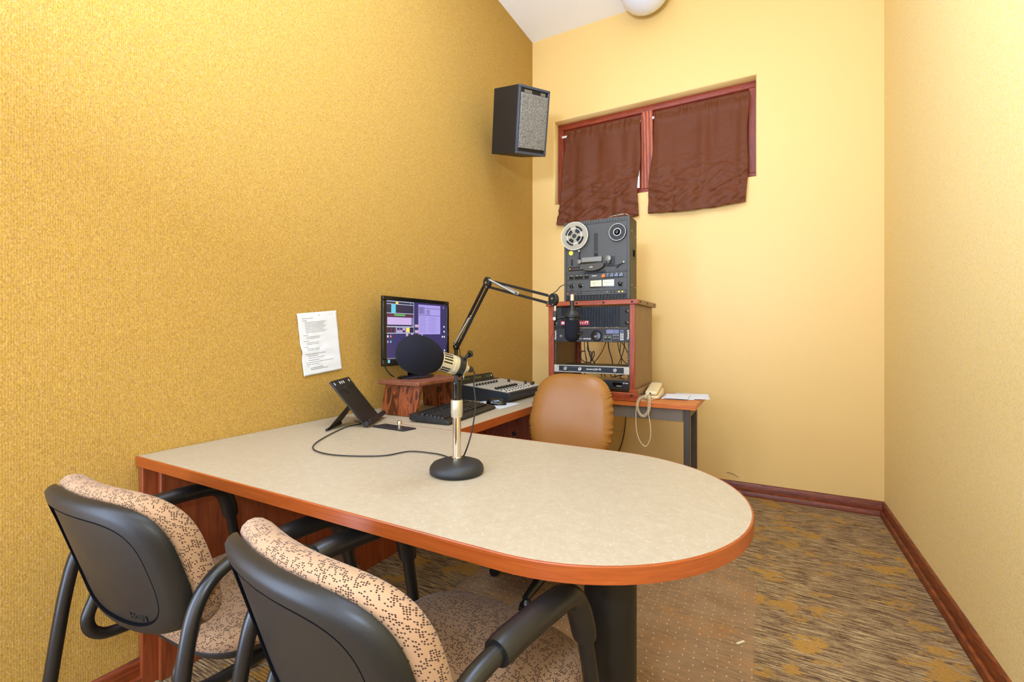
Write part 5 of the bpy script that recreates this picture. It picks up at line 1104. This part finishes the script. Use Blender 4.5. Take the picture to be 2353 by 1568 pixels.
# ================================================================== GUEST CHAIRS
def guest_chair(loc, yaw_cw, label):
    t_ = thing('guest_chair', label, 'chair', loc, -yaw_cw, 'patterned guest chairs at the desk')
    W, ZT, YBk, LE, CU, ZC = 0.232, 0.806, -0.286, 0.309, 0.788, 0.63
    HU, HD = ZT - ZC, 0.138
    def S(x, z): return YBk + LE * (ZT - z) + CU * x * x
    def Pt(r, q, dd, sx=1.0, sz=1.0):
        c, s_ = sp(q, 4.3 if math.sin(q) > 0 else 3.1)
        x = r * W * sx * c * (1 if s_ > 0 else 1 - 0.06 * abs(s_)); z = ZC + r * s_ * (HU if s_ > 0 else HD) * sz
        return (x, S(x, z) + dd, z)
    n = 240
    # rear shell, a raised rim around a sunken centre panel
    prof = [(0.3, -0.016), (0.60, -0.016), (0.785, -0.0160), (0.792, -0.0085), (0.797, -0.0085), (0.806, -0.0215), (0.88, -0.0205), (0.94, -0.018), (0.98, -0.010), (1.0, 0.0), (0.995, 0.006), (0.93, 0.008), (0.3, 0.008)]
    m = MB(); m.surf([[Pt(r, 2 * PI * i / n, dd) for i in range(n)] for r, dd in prof], cap0=Pt(0, 0, -0.016), cap1=Pt(0, 0, 0.008)); m.build('back_shell', 'shell', t_, local=True, ang=50)
    m = MB(); m.tube([(lambda p: (p[0], p[1] - 0.0005, p[2]))(Pt(0.797, 2 * PI * i / 120, -0.0175)) for i in range(120)], 0.0034, 8, closed=True); m.build('groove_shade', 'recess_shade', t_, local=True)  # solid dark tube along the groove, drawing its shade as a line
    z = 0.545; x = 0.100
    tx = Vector((1, 2 * CU * x, 0)).normalized(); tz = Vector((0, -LE, 1)); tz = (tz - tx * tz.dot(tx)).normalized(); T_ = frame_m((x, S(x, z) - 0.0166, z), tx, tz, tx.cross(tz))
    m = MB(); text_mesh(m, 'HON', T_, 0.020, 0, ext=0.0006, bold=0.0006, sx=1.1); m.build('embossed_mark', 'shell', t_, local=True, smooth=False)
    # cushion
    prof = [(0.5, 0.009), (0.90, 0.009), (0.975, 0.010), (1.015, 0.016), (1.045, 0.028), (1.05, 0.040), (1.03, 0.052), (0.98, 0.062), (0.90, 0.068), (0.7, 0.070), (0.35, 0.068)]
    m = MB(); m.surf([[Pt(r, 2 * PI * i / n, dd, 1.0, 1.02) for i in range(n)] for r, dd in prof], cap0=Pt(0, 0, 0.009), cap1=Pt(0, 0, 0.068))
    def uvb(p):
        dd = p[1] - S(p[0], p[2]); q = 0.9
        return (p[0] * (1 + q * dd / 0.25), p[2] + (p[2] - ZC) / HU * dd * q)
    m.build('backrest', 'uphol', t_, local=True, ang=80, uvf=uvb)
    # seat
    prof = [(0.5, 0.405), (0.92, 0.406), (0.985, 0.412), (1.0, 0.424), (0.995, 0.436), (0.965, 0.446), (0.90, 0.452), (0.7, 0.456), (0.35, 0.454)]
    def Sp(r, q, z):
        c, s_ = sp(q, 3.4); x = 0.238 * r * c; y = 0.118 + 0.235 * r * s_
        zz = z - (0.018 * max(0, (y - 0.2) / 0.15) ** 2 if z > 0.41 else 0)
        return (x * (1 - 0.05 * (s_ < 0) * abs(s_)), y, zz)
    m = MB(); m.surf([[Sp(r, 2 * PI * i / n, z) for i in range(n)] for r, z in prof], cap0=Sp(0, 0, 0.405), cap1=Sp(0, 0, 0.452))
    m.build('seat', 'uphol', t_, local=True, ang=80, uvf=lambda p: (p[0] + 3.0 + (0.454 - p[2]) * (1 if p[0] > 0 else -1) * 0.7, p[1] + (0.454 - p[2]) * (0.9 if p[1] > 0.118 else -0.9)))
    m = MB(); m.surf([[(Sp(r, 2 * PI * i / n, 0.4)[0], Sp(r, 2 * PI * i / n, 0.4)[1], z) for i in range(n)] for r, z in [(0.5, 0.385), (0.93, 0.388), (0.955, 0.400), (0.95, 0.4055)]], cap0=(0, 0.118, 0.385), cap1=(0, 0.118, 0.4055)); m.build('seat_pan', 'black', t_, local=True, ang=50)
    A = 0.253
    for s_ in (-1, 1):
        # the arm loop, rear upright and front leg are one bent tube; cut at the bends into parts
        full = catmull([(s_ * 0.275, -0.262, 0.006), (s_ * 0.270, -0.250, 0.15), (s_ * 0.264, -0.228, 0.35), (s_ * 0.258, -0.205, 0.52), (s_ * 0.255, -0.180, 0.605), (s_ * A, -0.130, 0.648), (s_ * A, -0.04, 0.660), (s_ * A, 0.085, 0.658), (s_ * A, 0.145, 0.648), (s_ * (A + 0.003), 0.180, 0.605), (s_ * (A + 0.009), 0.205, 0.50), (s_ * (A + 0.016), 0.240, 0.30), (s_ * (A + 0.024), 0.275, 0.006)], 8)
        i1 = 36; i2 = 68
        m = MB(); m.tube(full[:i1 + 2], 0.0165, 14, flat=0.85, up=(1, 0, 0)); m.build('leg', 'tube', t_, local=True, ang=70)
        m = MB(); m.tube(full[i1:i2 + 1], 0.01655, 14, flat=0.85, up=(1, 0, 0)); m.build('arm_tube', 'tube', t_, local=True, ang=70)
        m = MB(); m.tube(full[i2 - 1:], 0.0164, 14, flat=0.85, up=(1, 0, 0)); m.build('leg', 'tube', t_, local=True, ang=70)
        pp = [q for q in full[46:78]]; rr = [0.0235] + [0.0255] * (len(pp) - 2) + [0.0235]
        m = MB(); m.tube(pp, rr, 18, flat=0.86, up=(1, 0, 0)); m.build('armrest', 'pad', t_, local=True, ang=60)
        m = MB(); m.tube(catmull([(s_ * 0.195, -0.150, 0.56), (s_ * 0.200, -0.172, 0.49), (s_ * 0.200, -0.188, 0.44), (s_ * 0.200, -0.172, 0.400), (s_ * 0.200, -0.12, 0.382), (s_ * 0.200, 0.05, 0.372), (s_ * 0.200, 0.225, 0.368)], 8), 0.0135, 12, flat=1.0); m.build('back_support', 'tube', t_, local=True, ang=70)
    for y, z, xx in ((-0.02, 0.374, 0.199), (0.226, 0.370, 0.262)):
        m = MB(); m.cyl((-xx, y, z), (xx, y, z), 0.012, n=14); m.build('crossbar', 'tube', t_, local=True)
    return t_
guest_chair((-1.244, 0.677, 0), -0.025, 'patterned guest chair at the wall end of the desk, back fully visible')
guest_chair((-0.590, 0.693, 0), 0.150, 'patterned guest chair nearest the camera, cut off by the bottom of the picture')

# ================================================================== TELEPHONE AND PAPERS
t_ = thing('telephone', 'cream corded telephone beside the rack on the cherry table', 'telephone', (-0.606, 2.955, EZ), 0.03)
def wedge(m, x0, x1, y0, y1, zf0, zf1, zb0, zb1, mi=0, T=None):
    m.add([(x0, y0, zf0), (x1, y0, zf0), (x1, y1, zb0), (x0, y1, zb0), (x0, y0, zf1), (x1, y0, zf1), (x1, y1, zb1), (x0, y1, zb1)], [(3, 2, 1, 0), (4, 5, 6, 7), (0, 1, 5, 4), (1, 2, 6, 5), (2, 3, 7, 6), (3, 0, 4, 7)], mi, T)
m = MB(); wedge(m, -0.040, 0.046, -0.10, 0.10, 0.001, 0.020, 0.001, 0.052); m.build('phone_base', 'beige', t_, local=True, bevel=0.008, seg=3)
m = MB(); wedge(m, -0.037, 0.037, -0.100, 0.095, 0.0205, 0.046, 0.0525, 0.086); m.build('handset', 'beige', t_, local=True, bevel=0.012, seg=4)
m = MB(); m.box(-0.028, 0.028, 0.086, 0.098, 0.073, 0.085); m.build('earpiece_band', 'dkink', t_, local=True, bevel=0.002)
m = MB(); m.cyl((-0.005, -0.100, 0.034), (-0.006, -0.116, 0.030), 0.007, n=14); m.build('cord_socket', 'black', t_, local=True)
loop = [(-0.579,2.700,0.763),(-0.587,2.700,0.720),(-0.582,2.700,0.658),(-0.572,2.700,0.584),(-0.574,2.700,0.526),(-0.599,2.700,0.478),(-0.631,2.700,0.502),(-0.651,2.700,0.558),(-0.656,2.700,0.639),(-0.651,2.700,0.715),(-0.631,2.700,0.752),(-0.609,2.700,0.766)]
cable('telephone_line', 'plain cream telephone line hanging in a long loop off the table edge', [(-0.56, 2.90, 0.7335), (-0.60, 2.80, 0.7335), (-0.635, 2.72, 0.7345)] + loop + [(-0.66, 2.76, 0.7335), (-0.62, 2.86, 0.7335)], 0.0022, 'cord', 8)
path = catmull([(-0.628, 2.866, 0.760), (-0.624, 2.82, 0.748)] + [(-0.581,2.695,0.776),(-0.578,2.695,0.734),(-0.583,2.695,0.684),(-0.613,2.695,0.651),(-0.640,2.695,0.676),(-0.647,2.695,0.721),(-0.632,2.695,0.755),(-0.598,2.695,0.768)], 14)
m = MB(); coil = []; Tt = 0
seg = [0.0]
for i in range(1, len(path)): seg.append(seg[-1] + (path[i] - path[i - 1]).length)
tot = seg[-1]; turns = int(tot / 0.0095); N_ = turns * 10; j = 0
for k in range(N_ + 1):
    s_ = tot * k / N_
    while j < len(seg) - 2 and seg[j + 1] < s_: j += 1
    f_ = (s_ - seg[j]) / max(1e-9, seg[j + 1] - seg[j]); pnt = path[j].lerp(path[j + 1], f_); d = (path[j + 1] - path[j]).normalized()
    u = Vector((0, 1, 0)); u = (u - d * u.dot(d)).normalized(); w_ = d.cross(u); q = 2 * PI * k / 10
    coil.append(pnt + 0.0075 * (math.cos(q) * u + math.sin(q) * w_))
m.tube(coil, 0.0020, 6); tag(m.build('coiled_handset_cord', 'cord', ang=180), 'coiled cream handset cord drooping over the table edge in front of the telephone', 'cord')
def sheet_obj(pts, z, label, seed):
    m = MB(); a_, b_, c_, d_ = [Vector(q) for q in pts]
    def fn(u, v):
        p = (a_ * (1 - u) + b_ * u) * (1 - v) + (d_ * (1 - u) + c_ * u) * v
        return (p.x, p.y, z + 0.0015 * (0.5 + noise.noise(Vector((p.x * 14, p.y * 14, seed)))))
    m.sheet(fn, 14, 14); tag(m.build('paper_sheet', 'paper', ang=90, solid=0.0004), label, 'paper', 'loose sheets beside the telephone')
sheet_obj([(-0.555, 2.905), (-0.365, 2.925), (-0.39, 3.185), (-0.57, 3.16)], EZ + 0.001, 'lowest white sheet, nearest the telephone', 1)
sheet_obj([(-0.475, 2.93), (-0.283, 2.975), (-0.315, 3.235), (-0.52, 3.19)], EZ + 0.0035, 'white sheet overhanging the right end of the cherry table', 2)
sheet_obj([(-0.535, 2.895), (-0.40, 2.90), (-0.41, 3.12), (-0.56, 3.11)], EZ + 0.0062, 'white sheet lying on top, between telephone and table end', 3)

# ================================================================== PAPER NOTICE ON LEFT WALL
c00, c10, c11, c01 = [Vector(p) for p in ((XL, 1.293, 1.217), (XL, 1.500, 1.239), (XL, 1.5325, 0.9625), (XL, 1.326, 0.943))]
def npt(u, v, off=0.0):
    p = (c00 * (1 - u) + c10 * u) * (1 - v) + (c01 * (1 - u) + c11 * u) * v
    k = 0.003 + 0.010 * max(0, v - 0.55) ** 1.5 + 0.0035 * abs(noise.noise(Vector((u * 3.1, v * 4.2, 2.0)))) + 0.002 * math.exp(-((v - 0.62) / 0.04) ** 2) * (1 - u)
    if u < 0.001: p = p + Vector((0, 0.006 * math.exp(-((v - 0.62) / 0.08) ** 2), 0))
    return (p.x + k + off, p.y, p.z)
t_ = thing('paper_notice', 'printed white paper notice pinned to the woven wall', 'notice', (XL + 0.003, 1.41, 1.22))
m = MB(); m.sheet(lambda u, v: npt(u, v), 30, 40); m.build('sheet', 'paper', t_, ang=60, solid=0.0004)
m = MB(); random.seed(3)
lines = [(0.10, 0.085, 0.36, 1), (0.10, 0.12, 0.22, 1)] + [(0.16, 0.150 + 0.0235 * k, 0.70 - 0.04 * (k % 3), 0) for k in range(8)] + [(0.10, 0.355, 0.22, 0), (0.16, 0.385, 0.50, 0), (0.16, 0.408, 0.50, 0), (0.10, 0.45, 0.22, 0), (0.16, 0.48, 0.46, 0), (0.16, 0.503, 0.46, 0), (0.10, 0.545, 0.20, 0), (0.16, 0.575, 0.46, 0), (0.16, 0.598, 0.46, 0), (0.10, 0.66, 0.60, 1), (0.16, 0.69, 0.42, 1), (0.16, 0.725, 0.56, 0), (0.16, 0.76, 0.42, 1), (0.10, 0.795, 0.80, 0), (0.10, 0.825, 0.40, 0), (0.12, 0.855, 0.16, 0), (0.18, 0.885, 0.50, 1), (0.18, 0.91, 0.62, 1)]
for u0, v0, u1, bd in lines:
    u = u0
    while u < u1:
        wd = random.uniform(0.012, 0.045); hh = 0.0085 if bd else 0.0065
        q = [npt(u, v0, 0.0006), npt(min(u + wd, u1), v0, 0.0006), npt(min(u + wd, u1), v0 + hh, 0.0006), npt(u, v0 + hh, 0.0006)]
        m.add(q, [(0, 1, 2, 3)]); u += wd + 0.008
m.build('print', 'dkink', t_, smooth=False)
m = MB(); pn = npt(0.52, 0.045); m.lathe([(0.0035, 0), (0.002, 0.003), (0, 0.004)], axis_m(pn, (1, 0, 0)), 12); m.build('pin', 'steel', t_)

# ================================================================== FLOOR THINGS AND CORDS
m = MB(); p = [(-1.205, 0.90), (-0.035, 0.90), (-0.030, 2.30), (-0.028, 2.415), (-0.05, 2.432), (-0.16, 2.492), (-0.9, 2.492), (-1.205, 2.45)]
m.prism(p, 0.0005, 0.003); tag(m.build('chair_mat', 'mat', smooth=False), 'clear studded vinyl chair mat on the carpet under the rounded desk', 'chair mat')
m = MB(); m.box(-0.018, 0.018, -0.004, 0.004, 0, 0.0018, 0, Matrix.Translation((-0.0755, 1.875, 0.0033)) @ Matrix.Rotation(0.9, 4, 'Z')); tag(m.build('wood_splinter', M['cord'], smooth=False), 'tiny pale splinter lying on the clear chair mat', 'splinter')
cable('power_cord', 'thick black cord running down the wall behind the cherry table', [(-0.944,3.575,0.517),(-0.949,3.575,0.434),(-0.958,3.575,0.357),(-0.974,3.575,0.279),(-1.001,3.575,0.203),(-1.028,3.575,0.143)], 0.0035)
cable('thin_wall_wire', 'thin grey wire crossing the wall under the cherry table', [(-1.090,3.580,0.372),(-1.050,3.580,0.362),(-1.017,3.580,0.355),(-0.970,3.580,0.366),(-0.957,3.580,0.374)], 0.0016, 'wire')
cable('wall_wire_end', 'short dark wire end sticking out of the back wall above the baseboard', [(-0.235, 3.598, 0.140), (-0.215, 3.592, 0.142), (-0.185, 3.590, 0.135), (-0.158, 3.592, 0.118)], 0.0013)
